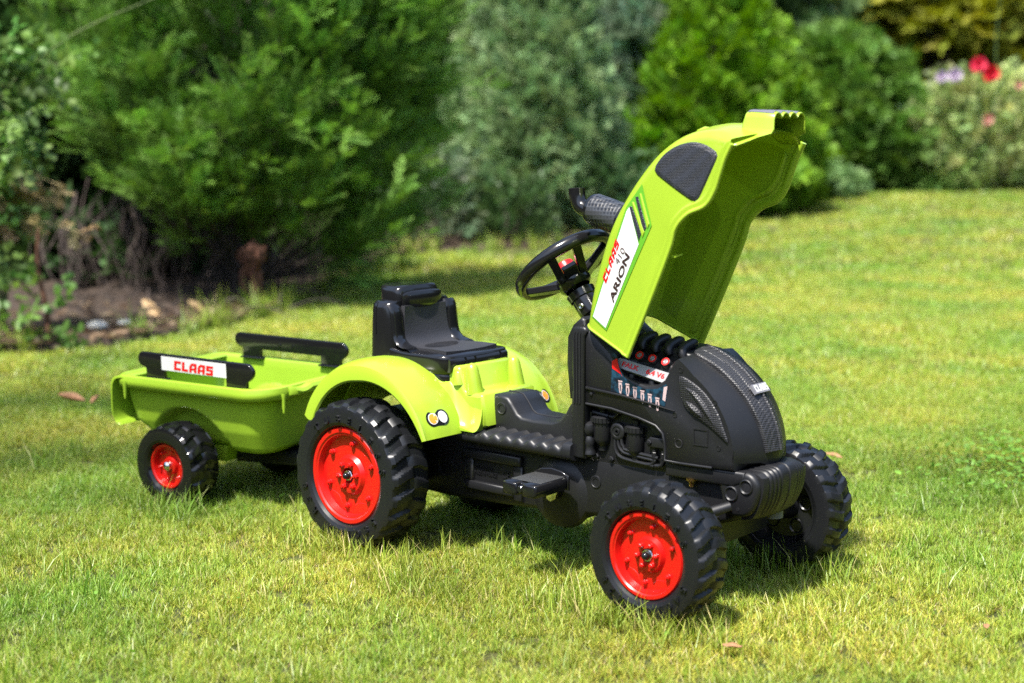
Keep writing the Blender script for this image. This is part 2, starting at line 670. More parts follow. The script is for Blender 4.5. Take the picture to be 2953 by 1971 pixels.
def frond(ntw=11, lw=0.045, seed=0, spread=50, sub=3, droop=0.15, wid=.42):
    """conifer spray of unit length along +x: stem with side twigs of scale leaves"""
    r = np.random.default_rng(seed)
    V, F, T = [], [], []

    def leaf(a, b, wd, tilt):
        d = b - a
        L = np.linalg.norm(d)
        s = np.cross(d / L, [0, 0, 1])
        s = s / (np.linalg.norm(s) + 1e-9)
        s = s * math.cos(tilt) + np.array([0, 0, 1]) * math.sin(tilt)
        k = len(V)
        m = a + d * .45
        V.extend([a, m + s * wd, b, m - s * wd])
        T.extend([0.2, .5, 1.0, .5])
        F.append((k, k + 1, k + 2, k + 3))
    for i in range(ntw):
        t = (i + .4) / ntw
        base = np.array([t, 0, -droop * t * t])
        for sgn in (-1, 1):
            L = (wid * math.sin(PI * min(1, t * .85 + .18)) + .06) * r.uniform(.75, 1.2)
            an = math.radians(spread + r.uniform(-12, 12)) * sgn
            el = r.uniform(-.35, .45)
            dr = np.array([math.cos(an), math.sin(an), el])
            for q in range(sub):
                f0, f1 = q / sub * .8, (q + 1.25) / sub
                j = (q % 2 * 2 - 1) * .3
                d2 = dr + np.array([0, j * .6, r.uniform(-.25, .25)])
                leaf(base + dr * L * f0, base + dr * L * f0 + d2 / np.linalg.norm(d2) * L * (f1 - f0), lw * r.uniform(.7, 1.2), r.uniform(-.6, .6))
    leaf(np.array([0.8, 0, -droop * .64]), np.array([1.08, 0, -droop]), lw, 0)
    V = np.array(V)
    return V, np.array(F), np.array(T)


def broadleaf(seed=0, n=7, lw=.11, ll=.34):
    """twig of unit length with broad leaves"""
    r = np.random.default_rng(seed)
    V, F, T = [], [], []
    for i in range(n):
        t = (i + .6) / n
        a = np.array([t, 0, 0])
        an = r.uniform(0, 2 * PI)
        d = np.array([.6, math.cos(an), math.sin(an) * .7 + .1])
        d /= np.linalg.norm(d)
        s = np.cross(d, [0, 0, 1])
        s /= np.linalg.norm(s)
        nn = np.cross(s, d)
        L = ll * r.uniform(.7, 1.2)
        k = len(V)
        V.extend([a, a + d * L * .35 + s * lw + nn * .02, a + d * L * .75 + s * lw * .75, a + d * L - nn * .04, a + d * L * .75 - s * lw * .75, a + d * L * .35 - s * lw + nn * .02])
        T.extend([.3] * 6)
        F.extend([(k, k + 1, k + 2, k + 3), (k, k + 3, k + 4, k + 5)])
    return np.array(V), np.array(F), np.array(T)


FRONDS = [frond(ntw=7, lw=.062, seed=i, sub=2) for i in range(3)]
NEARF = [frond(ntw=10, lw=.024, seed=i + 5, sub=2, spread=34, droop=.02, wid=.27) for i in range(4)]
COARSE = [frond(ntw=5, lw=.11, seed=i + 9, sub=1) for i in range(3)]
FINE = [frond(ntw=6, lw=.055, seed=10 + i, spread=36, sub=2, droop=-.05) for i in range(3)]
BROAD = [broadleaf(seed=20 + i) for i in range(3)]
LEAFM = attr_mat('conifer_leaf', 0.28, 0.6, 0.25)
BROADM = attr_mat('broad_leaf', 0.35, 0.45, 0.4)


def bark_mat(name, c0, c1):
    m, nt, b = new_mat(name)
    tc = N(nt, 'ShaderNodeTexCoord')
    mp = N(nt, 'ShaderNodeMapping')
    mp.inputs['Scale'].default_value = (14, 14, 3)
    nt.links.new(tc.outputs['Object'], mp.inputs['Vector'])
    n1 = N(nt, 'ShaderNodeTexNoise')
    n1.inputs['Scale'].default_value = 4
    n1.inputs['Detail'].default_value = 8
    nt.links.new(mp.outputs[0], n1.inputs['Vector'])
    cr = N(nt, 'ShaderNodeValToRGB')
    cr.color_ramp.elements[0].color = (*c0, 1)
    cr.color_ramp.elements[1].color = (*c1, 1)
    cr.color_ramp.elements[0].position = .35
    cr.color_ramp.elements[1].position = .7
    nt.links.new(n1.outputs['Fac'], cr.inputs[0])
    nt.links.new(cr.outputs[0], b.inputs['Base Color'])
    b.inputs['Roughness'].default_value = .9
    bp = N(nt, 'ShaderNodeBump')
    bp.inputs['Strength'].default_value = .8
    bp.inputs['Distance'].default_value = .02
    nt.links.new(n1.outputs['Fac'], bp.inputs['Height'])
    nt.links.new(bp.outputs[0], b.inputs['Normal'])
    return m


BARK = bark_mat('grey_brown_bark', (.03, .022, .018), (.14, .105, .085))
TWIG = bark_mat('dead_twig_bark', (.025, .018, .016), (.11, .082, .070))
REDBARK = bark_mat('red_brown_stem', (.05, .020, .012), (.20, .085, .05))


def foliage(protos, pos, dirs, size, base, var=.25, tip=None, tipk=.5, name='crown', mat=None, parent=None, seed=0, spin=None, hue=.12, mul=None):
    r = np.random.default_rng(seed)
    n = len(pos)
    k = r.integers(0, len(protos), n)
    col = np.asarray(base)[None] * (1 + r.normal(0, var, (n, 1))).clip(.35, 1.9)
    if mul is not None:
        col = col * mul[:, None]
    col = col * (1 + r.normal(0, hue, (n, 3)) * [1, .35, .7]).clip(.5, 1.6)
    sp = r.uniform(-PI, PI, n) if spin is None else r.normal(0, spin, n)
    Vs, Fs, Cs, b = [], [], [], 0
    for q in range(len(protos)):
        i = np.where(k == q)[0]
        if len(i) == 0:
            continue
        V, F, C = scatter(protos[q], pos[i], dirs[i], sp[i], size[i], col[i], tipk, tip)
        Vs.append(V)
        Fs.append(F + b)
        Cs.append(C)
        b += len(V)
    return np_mesh(name, np.vstack(Vs), np.vstack(Fs), np.vstack(Cs).clip(0, 1), mat or LEAFM, parent=parent)


def limbs(root, name, base, paths, r0, mat=BARK, r1=.3):
    mb = MB()
    for p, k in paths:
        p = np.array(p)
        rr = np.linspace(r0 * k, r0 * k * r1, len(p))
        mb.add(*tube(p, list(rr), 7))
    return mb.build(name, mat, root)


def conifer(name, label, u, d, h, prof, n, flen, base, tip=None, tipk=.5, var=.25, protos=None, lift=.25, spin=None, group=None, seed=1, zmin=.05, inner=.35, lump=.18, cat='tree', trunk_r=.05, ecc=1.0, clump=0, lean=(0, 0)):
    """conifer: tapered trunk with limbs and a lumpy crown of sprays; prof(h 0..1) -> radius"""
    r = np.random.default_rng(seed)
    root = empty(name, label, cat, G(u, d, -.02), (0, 0, -YAW), group)
    tp = [(lean[0] * t * t, lean[1] * t * t, h * .96 * t) for t in np.linspace(0, 1, 7)]
    paths = [(tp, 1)]
    if clump:
        kc = clump
        ct = r.uniform(zmin / h, 1, kc)
        ca = r.uniform(0, 2 * PI, kc)
        cr_ = np.array([prof(t) for t in ct]) * r.uniform(.72, 1.1, kc)
        cc = np.stack([np.cos(ca) * cr_ * ecc, np.sin(ca) * cr_, ct * h + lift * cr_ * .4], 1)
        for i in range(min(kc, 60)):
            a = np.array([0, 0, max(.05, ct[i] * h - cr_[i] * .3)])
            paths.append((np.array([a, a * .5 + cc[i] * .5 + [0, 0, -.03], cc[i] * .9 + a * .1]), .35))
        i = r.integers(0, kc, n)
        off = r.normal(0, 1, (n, 3))
        off /= np.linalg.norm(off, axis=1, keepdims=True)
        out = cc[i].copy()
        out[:, 2] = 0
        out /= np.maximum(np.linalg.norm(out, axis=1, keepdims=True), .05)
        rad = r.uniform(.0, 1, n) ** .5 * flen * 1.0
        pos = cc[i] + off * rad[:, None] * [1, 1, .55] - out * flen * .4
        dirs = out * 1.0 + off * .75 + np.array([0, 0, lift])
    else:
        t = 1 - np.sqrt(r.uniform(0, 1, n))
        t = zmin / h + t * (1 - zmin / h)
        a = r.uniform(0, 2 * PI, n)
        rr = np.array([prof(x) for x in t])
        lum = 1 + lump * (np.sin(a * 5 + t * 17 + seed) * np.sin(t * 23 + a * 2) + .6 * np.sin(a * 11 + t * 31))
        sh = np.where(r.uniform(0, 1, n) < inner, r.uniform(.35, .85, n), r.uniform(.85, 1.03, n))
        rad = rr * lum * sh
        pos = np.stack([np.cos(a) * rad * ecc, np.sin(a) * rad, t * h], 1)
        dirs = np.stack([np.cos(a), np.sin(a), np.full(n, lift)], 1) + r.normal(0, .35, (n, 3))
        for q in range(14):
            tq, aq = r.uniform(.1, .85), r.uniform(0, 2 * PI)
            R = prof(tq) * .8
            paths.append((np.array([(0, 0, tq * h - .05), (math.cos(aq) * R * .5, math.sin(aq) * R * .5, tq * h), (math.cos(aq) * R, math.sin(aq) * R, tq * h + .06)]), .3))
        pos = pos - dirs / np.linalg.norm(dirs, axis=1, keepdims=True) * flen * .6
    pos = pos + np.stack([lean[0] * (pos[:, 2] / h) ** 2, lean[1] * (pos[:, 2] / h) ** 2, 0 * pos[:, 2]], 1)
    size = flen * r.uniform(.65, 1.25, n)
    keep = pos[:, 2] > zmin * .6
    foliage(protos or FRONDS, pos[keep], dirs[keep], size[keep], base, var, tip, tipk, 'crown', LEAFM, root, seed, spin)
    limbs(root, 'trunk', None, paths, trunk_r)
    return root


# ------------------------------------------------------------------ TRACTOR
tractor = empty('pedal_tractor', 'lime green and black toy pedal tractor with its hood raised, standing on the lawn', 'toy tractor')


# ---- wheels
def tyre_mesh(R, W, lugs, lug_h, hub_r, rim_r, inner_open=True):
    """barrel tyre across local y: outer face at y=0, inner face at y=W; angle t about y; alternating lugs"""
    # cross-section (y, r, weight of near lug row, weight of far lug row)
    pr = []
    side = [(0.010, rim_r), (0.003, rim_r + .004), (0.0, rim_r + .010), (0.0, R * .84), (0.0015, R * .915)]
    for y, r in side:
        pr.append((y, r, 0, 0))
    core = R - lug_h
    for k in np.linspace(0, 1, 15):
        y = 0.003 + (W - 0.006) * k
        crown = core - .0045 * abs(2 * k - 1) ** 3
        near = 1.0 if .04 < k < .44 else (.5 if k <= .04 else 0)
        far = 1.0 if .56 < k < .96 else (.5 if k >= .96 else 0)
        pr.append((y, crown, near, far))
    # centre ridges
    for y, r in reversed(side):
        pr.append((W - y, r, 0, 0))
    n = lugs * 16
    rings = []
    V = []
    for j in range(n):
        t = 2 * PI * j / n
        ph = j / 16.0
        for (y, r, a, b) in pr:
            k = y / W
            bend = .42 * (abs(k - .5) * 2) ** 1.4

            def lug(f):
                f = f % 1.0
                return min(1, max(0, (0.27 - abs(f - .5)) / .045))
            hgt = 0
            if a:
                hgt = a * lug(ph + bend)
            if b:
                hgt = b * lug(ph + .5 + bend)
            rr = r + lug_h * hgt
            if .455 < k < .545:
                rr = max(rr, r + lug_h * (.75 if abs(k - .5) < .012 else .55))
            V.append((rr * math.cos(t), y, rr * math.sin(t)))
    m = len(pr)
    F = []
    for j in range(n):
        j2 = (j + 1) % n
        for i in range(m - 1):
            F.append((j * m + i, j * m + i + 1, j2 * m + i + 1, j2 * m + i))
    return V, F


def ring_text(s, R, size, a0, step, parent, y=-0.0015, name='raised_letter'):
    """raised sidewall letters, tops outward, running clockwise seen from outside (-y)"""
    mb = EACH()
    for i, ch in enumerate(s):
        if ch == ' ':
            continue
        V, F = text_mesh(ch, size, 0.0020, .0003)
        xs = [v[0] for v in V]
        cx = (min(xs) + max(xs)) / 2
        th = a0 - step * i
        c, s_ = math.cos(th), math.sin(th)
        er = (c, s_)
        et = (s_, -c)
        mb.add([(er[0] * (R + v[1]) + et[0] * (v[0] - cx), y - v[2], er[1] * (R + v[1]) + et[1] * (v[0] - cx)) for v in V], F)
    return mb.build(name, TYRE, parent, smooth=False)


def rim_parts(parent, rr, y, nuts_out, nuts_in, steps=True, cap='black'):
    """red disc: lip, step, sunk flat, raised hub with nuts; outer face towards -y"""
    ax = (0, -1, 0)
    prof = [(-.020, rr), (.001, rr), (.0035, rr * .97), (.0035, rr * .90), (.001, rr * .87), (.001, rr * .845), (-.010, rr * .80), (-.011, rr * .42), (-.004, rr * .36), (-.003, rr * .30), (-.003, rr * .16), (-.012, rr * .14), (-.012, 0)]
    mb = MB()
    nt_ = EACH()
    mb.add(*lathe(prof, (0, y, 0), ax, 72))
    for k in range(nuts_out):
        t = 2 * PI * (k + .35) / nuts_out
        nt_.add(*lathe([(-.0115, rr * .072), (-.0095, rr * .068), (-.0088, rr * .056), (-.0045, rr * .056), (-.0040, rr * .046), (-.0040, rr * .030), (-.0018, rr * .028), (-.0012, 0)], (rr * .66 * math.cos(t), y, rr * .66 * math.sin(t)), ax, 8))
    for k in range(nuts_in):
        t = 2 * PI * (k + .1) / nuts_in
        nt_.add(*lathe([(-.0035, rr * .070), (-.0010, rr * .060), (.0030, rr * .056), (.0036, rr * .046), (.0036, rr * .030), (.0058, rr * .028), (.0064, 0)], (rr * .255 * math.cos(t), y, rr * .255 * math.sin(t)), ax, 8))
    # scalloped raised edge between the outer nuts
    for k in range(nuts_out):
        t0 = 2 * PI * (k + .85) / nuts_out
        pts = []
        for q in np.linspace(-1, 1, 9):
            rad = rr * (.60 + .17 * q * q)
            pts.append((rad * math.cos(t0 + q * .40), y + .0112, rad * math.sin(t0 + q * .40)))
        mb.add(*tube(pts, .0011, 5))
    nt_.build('wheel_nut', RED, parent, angle=30)
    return mb.build('rim', RED, parent, angle=30)


def make_wheel(R, W, lugs, lug_h, rr, loc, face, txt, spin, kind, label=None):
    """face -1: outer side towards -y"""
    V, F = tyre_mesh(R, W, lugs, lug_h, .02, rr)
    wv = mk('wheel', V, F, TYRE if kind != 'trailer' else GLOSS, None, angle=24)
    return wv


WHEELS = {}


def wheel(parent, x, yo, z, R, W, lugs, lug_h, rr, txt, spin, trailer=False, far=False, inner=False, label=None):
    key = (R, W)
    if key not in WHEELS:
        V, F = tyre_mesh(R, W, lugs, lug_h, .02, rr)
        wv = mk('wheel', V, F, GLOSS if trailer else TYRE, parent, angle=24)
        WHEELS[key] = wv
        src = None
    else:
        wv = WHEELS[key].copy()
        COL.objects.link(wv)
        wv.parent = parent
    wv.location = (x, yo, z)
    if far:
        wv.rotation_euler = (0, spin, PI)
    else:
        wv.rotation_euler = (0, spin, 0)
    if label:
        wv['label'] = label
    if not far:
        if trailer:
            rim_parts(wv, rr, .012, 6, 0)
            MB().add(*lathe([(-.012, .013), (-.004, .013), (-.003, .010), (.004, .0095), (.006, .0075), (.008, .004), (.009, 0)], (0, .012, 0), (0, -1, 0), 16)).build('axle_bolt', CHROME, wv)
        else:
            rim_parts(wv, rr, .010, 6, 6)
            mb = MB()
            mb.add(*lathe([(-.013, .0105), (-.004, .0105), (-.003, .0095), (-.003, .006)], (0, .010, 0), (0, -1, 0), 6))
            mb.add(*lathe([(-.003, .0088), (-.001, .0088), (-.001, .005)], (0, .010, 0), (0, -1, 0), 20))
            mb.build('axle_nut', CHROME, wv, smooth=False)
            MB().add(*lathe([(-.004, .0068), (.002, .0068), (.005, .0058), (.0075, .0035), (.0083, 0)], (0, .010, 0), (0, -1, 0), 20)).build('axle_cap', GLOSS, wv)
            for s, a0, st in txt:
                ring_text(s, R * .80 - .010, .0185 * R / .135, a0 + spin, st, wv)
    else:
        # seen from its inner side: black sunk disc with a hub and round hollows
        rim_parts(wv, rr, .010, 6, 6)
    if inner:
        mb = MB()
        q = W
        mb.add(*lathe([(q - .004, rr + .003), (q - .006, rr - .002), (q - .022, rr - .006), (q - .026, rr * .86), (q - .034, rr * .80), (q - .036, rr * .36), (q - .016, rr * .30), (q - .006, rr * .24), (q - .006, .006)], (0, 0, 0), (0, 1, 0), 64))
        for k in range(5):
            t = 2 * PI * k / 5 + .5
            c = (rr * .58 * math.cos(t), 0, rr * .58 * math.sin(t))
            mb.add(*lathe([(q - .0355, rr * .20), (q - .032, rr * .18), (q - .034, rr * .15), (q - .046, rr * .13), (q - .046, 0)], c, (0, 1, 0), 20))
        mb.build('inner_disc', TYRE, wv)
    return wv


RR, RW = 0.1385, 0.095
FR, FWD = 0.1115, 0.080
WB = 0.676
rtxt = [('TUBELESS', math.radians(128), math.radians(16.5)), ('580/70 R38', math.radians(318), math.radians(13.5))]
ftxt = [('TUBELESS', math.radians(140), math.radians(16.5)), ('540/65 R28', math.radians(335), math.radians(13.5))]
rear_near = wheel(tractor, 0, -.2305, RR - .003, RR, RW, 21, .0062, .0905, rtxt, 0, label='right rear wheel with red disc')
rear_far = wheel(tractor, 0, .2305, RR - .003, RR, RW, 21, .0062, .0905, None, 0.2, far=True)
front_near = wheel(tractor, WB, -.2345, FR - .003, FR, FWD, 21, .0055, .0692, ftxt, 0, label='right front wheel with red disc')
front_far = wheel(tractor, WB, .238, FR - .003, FR, FWD, 21, .0055, .0692, None, 0.1, far=True, inner=True, label='left front wheel seen from its black inner side')

# ---- chassis
ch_out = [(-.03, .20), (-.03, .10), (.03, .085), (.10, .083), (.25, .088), (.325, .092), (.345, .083), (.375, .077), (.405, .083), (.43, .098), (.55, .112), (.69, .125), (.735, .140), (.735, .205), (.62, .207), (.43, .207), (.39, .207), (.165, .204), (.06, .21)]
V, F = slab(ch_out, -.060, .060, insets=[(-.060, .010), (-.058, .005), (-.052, 0), (.052, 0), (.058, .005), (.060, .010)])
chassis = mk('chassis', V, F, BLACK, tractor, angle=50)
# ribs and panel in the flank of the chassis, both flanks
for s in (-1, 1):
    mb = MB()
    yy = .060 * s

    def pad(x0, x1, z0, z1, t):
        a, b = sorted((yy - .004 * s, yy + t * s))
        V, F = slab([(x0, z0), (x1, z0), (x1, z1), (x0, z1)], a, b, edge=.004)
        mb.add(V, F)
    pad(.15, .29, .166, .184, .012)
    pad(.15, .27, .108, .124, .010)
    pad(.15, .172, .124, .166, .006)
    pad(.268, .290, .100, .166, .006)
    mb.build('flank_rib', BLACK, chassis, angle=50)
    # round hollow behind the rib, pedal boss
    MB().add(*lathe([(-.001, .020), (.0015, .019), (.0005, .0165), (-.0005, .016)], (.098, .060 * s, .140), (0, s, 0), 28)).build('round_hollow', BLACK, chassis)
    MB().add(*lathe([(-.01, .066), (.002, .062), (.009, .050), (.013, .034), (.014, .02), (.014, 0)], (.372, .058 * s, .132), (0, s, 0), 40)).build('crank_boss', BLACK, chassis)
    # hex socket bolt moulding
    for (bx, bz, by) in ((.452, .162, .060),):
        MB().add(*lathe([(-.002, .0115), (.0015, .0110), (.002, .0095), (.0012, .0085), (.0012, .0062), (-.001, .006), (-.001, 0)], (bx, by * s, bz), (0, s, 0), 24)).build('moulded_bolt', BLACK, chassis)
# embossed maker's lines
V, F = text_mesh('MADE IN FRANCE', .0095, .0007)
mb = EACH()
mb.add([(.172 + v[0] * .72, -.0615 - v[2], .137 + v[1]) for v in V], F)
V, F = text_mesh('CE', .020, .0007)
mb.add([(.240 + v[0] * .75, -.0615 - v[2], .138 + v[1]) for v in V], F)
V, F = text_mesh('F. 01100 OYONNAX', .0085, .0007)
mb.add([(.170 + v[0] * .62, -.0615 - v[2], .147 + v[1]) for v in V], F)
mb.build('embossed_lettering', BLACK, chassis, smooth=False)

# foot rests with rounded cross ridges
for s in (-1, 1):
    n = 120
    rings = []
    for i in range(n + 1):
        x = .165 + (.432 - .165) * i / n
        ridge = 0.0065 * (0.5 + .5 * math.sin((x - .195) / .0275 * 2 * PI)) if .195 < x < .410 else (.010 if x >= .414 else 0.003)
        z0 = .205
        zt = .219 + ridge
        ring = []
        for (y, z) in ((.040, z0 - .02), (.0885, z0 - .004), (.0925, z0), (.0935, z0 + .006), (.092, zt - .004), (.088, zt - .001), (.076, zt + .0010), (.060, zt + .003), (.040, zt + .0045)):
            ring.append((x - .010 * (y - .04) / .05, y * s, z))
        rings.append(ring)
    V, F = loft(rings)
    mk('foot_rest', V, F, BLACK, chassis, angle=55)

# spine between the foot rests
sp = [(.205, .20), (.43, .20), (.43, .315), (.405, .306), (.392, .298), (.380, .284), (.370, .268), (.358, .256), (.342, .2505), (.30, .249), (.272, .2505), (.262, .256), (.250, .272), (.240, .283), (.228, .2855), (.205, .2855)]
V, F = slab(sp, -.046, .046, insets=[(-.046, .006), (-.0445, .0025), (-.040, 0), (.040, 0), (.0445, .0025), (.046, .006)])
spine = mk('spine', V, F, BLACK, tractor, angle=50)
mb = MB().add(*tube([(x, 0, z + .0005) for x, z in [(.205, .2855), (.228, .2855), (.240, .283), (.250, .272), (.262, .256), (.272, .2505), (.30, .249), (.342, .2505), (.358, .256)]], .0016, 6))
mb.build('mould_seam', BLACK, spine)
for (bx, bz) in ((.226, .262), (.398, .272)):
    for s in (-1, 1):
        MB().add(*lathe([(-.002, .0115), (.0012, .0110), (.0018, .0095), (.001, .0085), (.001, .0062), (-.0015, .006), (-.0015, 0)], (bx, .046 * s, bz), (0, s, 0), 24)).build('moulded_bolt', BLACK, spine)


# ---- engine body: one moulded block with a domed nose and a notch for the engine
core = [(.432, .300), (.50, .297), (.555, .288), (.590, .279), (.604, .268), (.608, .252), (.608, .224), (.620, .2215), (.68, .2225), (.74, .224)]
dome = curve([(.768, .224), (.770, .250), (.762, .282), (.748, .312), (.728, .340), (.700, .366), (.672, .384), (.648, .394), (.632, .398)], 30)
notch = [(.624, .388), (.616, .372), (.606, .356), (.592, .347), (.568, .344), (.545, .349), (.524, .357), (.508, .372), (.498, .390), (.472, .412), (.455, .424), (.444, .427), (.432, .424)]
out = [tuple(p) for p in core] + [tuple(p) for p in dome] + notch
wt = [0.0] * len(core) + list(np.linspace(1.0, .42, len(dome))) + [0.0] * len(notch)
wt = np.array(wt)
nd = len(core)
for i in range(5):
    wt[nd + len(dome) - 1 - i] *= min(1, .30 + i * .15)
edge = np.array([.12] * len(core) + [0] * len(dome) + [.12] * len(notch))


def k_in(y):
    a = abs(y) / .080
    return .033 * a ** 1.45


secs = [-.080, -.0795, -.0775, -.073, -.066, -.058, -.048, -.034, -.017, 0, .017, .034, .048, .058, .066, .073, .0775, .0795, .080]
rings = []
for y in secs:
    sm = max(0, (abs(y) - .076) / .004) ** 2
    wv = wt * k_in(y) + edge * .02 * sm
    q = inset_poly(out, wv)
    rings.append([(a, y, b) for a, b in q])
V, F = loft(rings)
engine = mk('engine_body', V, F, BLACK, tractor, angle=42)
# inner block behind the recess and under the notch
mb = MB()
mb.add(*slab([(.434, .196), (.640, .196), (.640, .335), (.620, .345), (.50, .350), (.434, .335)], -.060, .060, edge=.004))
mb.build('engine_block', BLACK, engine, angle=50)
mb = MB()
mb.add(*slab([(.606, .198), (.735, .198), (.757, .208), (.757, .2235), (.606, .2215)], -.076, .076, edge=.004))
mb.build('engine_skirt', BLACK, engine, angle=50)
# rear column with grooves and dash cowl
for s in (-1, 1):
    mb = MB()
    mb.add(*slab([(.418, .205), (.446, .205), (.446, .415), (.452, .424), (.446, .431), (.425, .431), (.418, .424), (.418, .345), (.421, .340), (.421, .322), (.418, .318)], *sorted((.060 * s, .085 * s)), edge=.004))
    for k in range(3):
        mb.add(*tube([(.425 + .006 * k, .0855 * s, .30), (.425 + .006 * k, .0855 * s, .418), (.429 + .006 * k, .083 * s, .429), (.431 + .006 * k, .068 * s, .432)], .0017, 6))
    mb.build('column', BLACK, engine, angle=50)
V, F = slab([(.395, .30), (.43, .30), (.43, .440), (.420, .444), (.402, .430), (.390, .408), (.388, .36)], -.062, .075, edge=.006)
mk('dash_cowl', V, F, BLACK, engine, angle=50)
# ledge on the flank
for s in (-1, 1):
    mb = MB()
    V, F = slab([(.447, .3300), (.52, .3245), (.58, .3175), (.628, .3085), (.58, .3140), (.52, .3205), (.447, .3255)], *sorted((.0785 * s, .0835 * s)), edge=.001)
    mb.add(V, F)
    mb.add(*tube([(.434, .0795 * s, .3005), (.50, .0797 * s, .2975), (.555, .0797 * s, .2885), (.590, .0797 * s, .2795), (.604, .0797 * s, .268), (.608, .0797 * s, .252), (.608, .0797 * s, .224), (.64, .0797 * s, .2235), (.70, .0797 * s, .2245)], .0026, 7))
    mb.build('flank_ledge', BLACK, engine, angle=60)
    # moulded dots, hole, square
    mb = EACH()
    for (x, z, q) in ((.458, .318, .0035),):
        mb.add(*lathe([(0, q), (.0025, q * .9), (.0035, 0)], (x, .0798 * s, z), (0, s, 0), 14))
    for (x, z) in ((.639, .376), (.628, .302), (.704, .330), (.712, .258)):
        mb.add(*lathe([(0, .0045), (.0009, .0043), (.0009, .0034), (.0004, .0032), (.0004, 0)], (x, .0800 * s, z), (0, s, 0), 16))
    mb.build('moulded_stud', BLACK, engine)
    MB().add(*lathe([(.0002, .0075), (.001, .007), (.0004, .006), (-.0005, .0055), (-.0005, 0)], (.636, .0802 * s, .256), (0, s, 0), 24)).build('bolt_hole', plastic('hole_shadow_black', (.004, .004, .004), .8), engine)
    mb = MB()
    for (x0, x1, z0, z1) in ((.664, .692, .2575, .2595), (.664, .692, .283, .285), (.664, .666, .2595, .283), (.690, .692, .2595, .283)):
        mb.add(*box(x0, x1, *sorted((.0785 * s, .0812 * s)), z0, z1))
    mb.build('square_frame', BLACK, engine)

# leaf shaped side grille with two raised blades
leaf_c = curve([(.637, .366), (.664, .358), (.690, .340), (.711, .314), (.722, .290), (.731, .268), (.714, .279), (.690, .294), (.664, .306), (.648, .318), (.640, .338)], 40, closed=True)
for s in (-1, 1):
    V, F = slab(leaf_c, *sorted((.0785 * s, .0835 * s)), edge=.002)
    g = mk('side_grille', V, F, WEAVE, engine, angle=50)
    for pts in ([(.648, .350), (.668, .340), (.688, .320), (.703, .298), (.706, .291)], [(.650, .328), (.662, .320), (.676, .310), (.684, .303)]):
        c = curve(pts, 14)
        k = np.linspace(-1, 1, 14)
        MB().add(*tube([(a, .0825 * s, b) for a, b in c], list(.0055 * (1 - k ** 2) + .0006), 8)).build('grille_blade', WEAVE, g)

# woven strip over the nose with a centre ridge and emblem
sc_ = curve([(.632, .400), (.648, .396), (.672, .386), (.700, .368), (.728, .342), (.748, .314), (.762, .284), (.770, .250)], 40)
rings = []
for i, (x, z) in enumerate(sc_):
    a = sc_[max(0, i - 1)]
    b = sc_[min(len(sc_) - 1, i + 1)]
    t = (b - a) / np.linalg.norm(b - a)
    nx, nz = -t[1], t[0]
    if nz < 0 and nx < 0:
        nx, nz = -nx, -nz
    hw = .040 - .014 * (i / 39.0)
    if i < 3:
        hw *= (.8, .93, .98)[i]
    ring = []
    prof = [(-1, -.004), (-1, .0035), (-.95, .0055), (-.55, .0065), (-.5, .0055), (-.45, .0065), (-.06, .0072), (-.03, .0095), (0, .0102), (.03, .0095), (.06, .0072), (.45, .0065), (.5, .0055), (.55, .0065), (.95, .0055), (1, .0035), (1, -.004)]
    for py, ph in prof:
        dep = k_in(py * hw) * (.42 + .58 * i / 39.0)
        ring.append((x + nx * (ph - dep), py * hw, z + nz * (ph - dep)))
    rings.append(ring)
V, F = loft(rings)
strip = mk('nose_grille', V, F, WEAVE, engine, angle=30)
i = 21
p = sc_[i]
t = sc_[i + 1] - sc_[i - 1]
t = t / np.linalg.norm(t)
nrm = np.array([-t[1], t[0]])
if nrm[0] < 0:
    nrm = -nrm
mb = MB()
o_ = Vector((p[0] + nrm[0] * .0095, 0, p[1] + nrm[1] * .0095))
ey, et, en = Vector((0, 1, 0)), Vector((-t[0], 0, -t[1])), Vector((nrm[0], 0, nrm[1]))
mb.add([o_ + ey * a + et * b + en * c for a in (-.021, .021) for b in (-.0085, .0085) for c in (-.003, .002)], box(0, 1, 0, 1, 0, 1)[1])
emb = mb.build('emblem', plastic('emblem_grey', (.16, .16, .18), .35), strip)
lets, tw = wordmark('CLAAS')
for qs in lets:
    mb = MB()
    for q in qs:
        mb.add([o_ + ey * (-.0185 + a * .037 / tw) + et * (-.006 + b * .0125) + en * .0026 for a, b in q], [(0, 1, 2, 3)])
    ob = mb.build('letter', WHITE, emb, smooth=False)

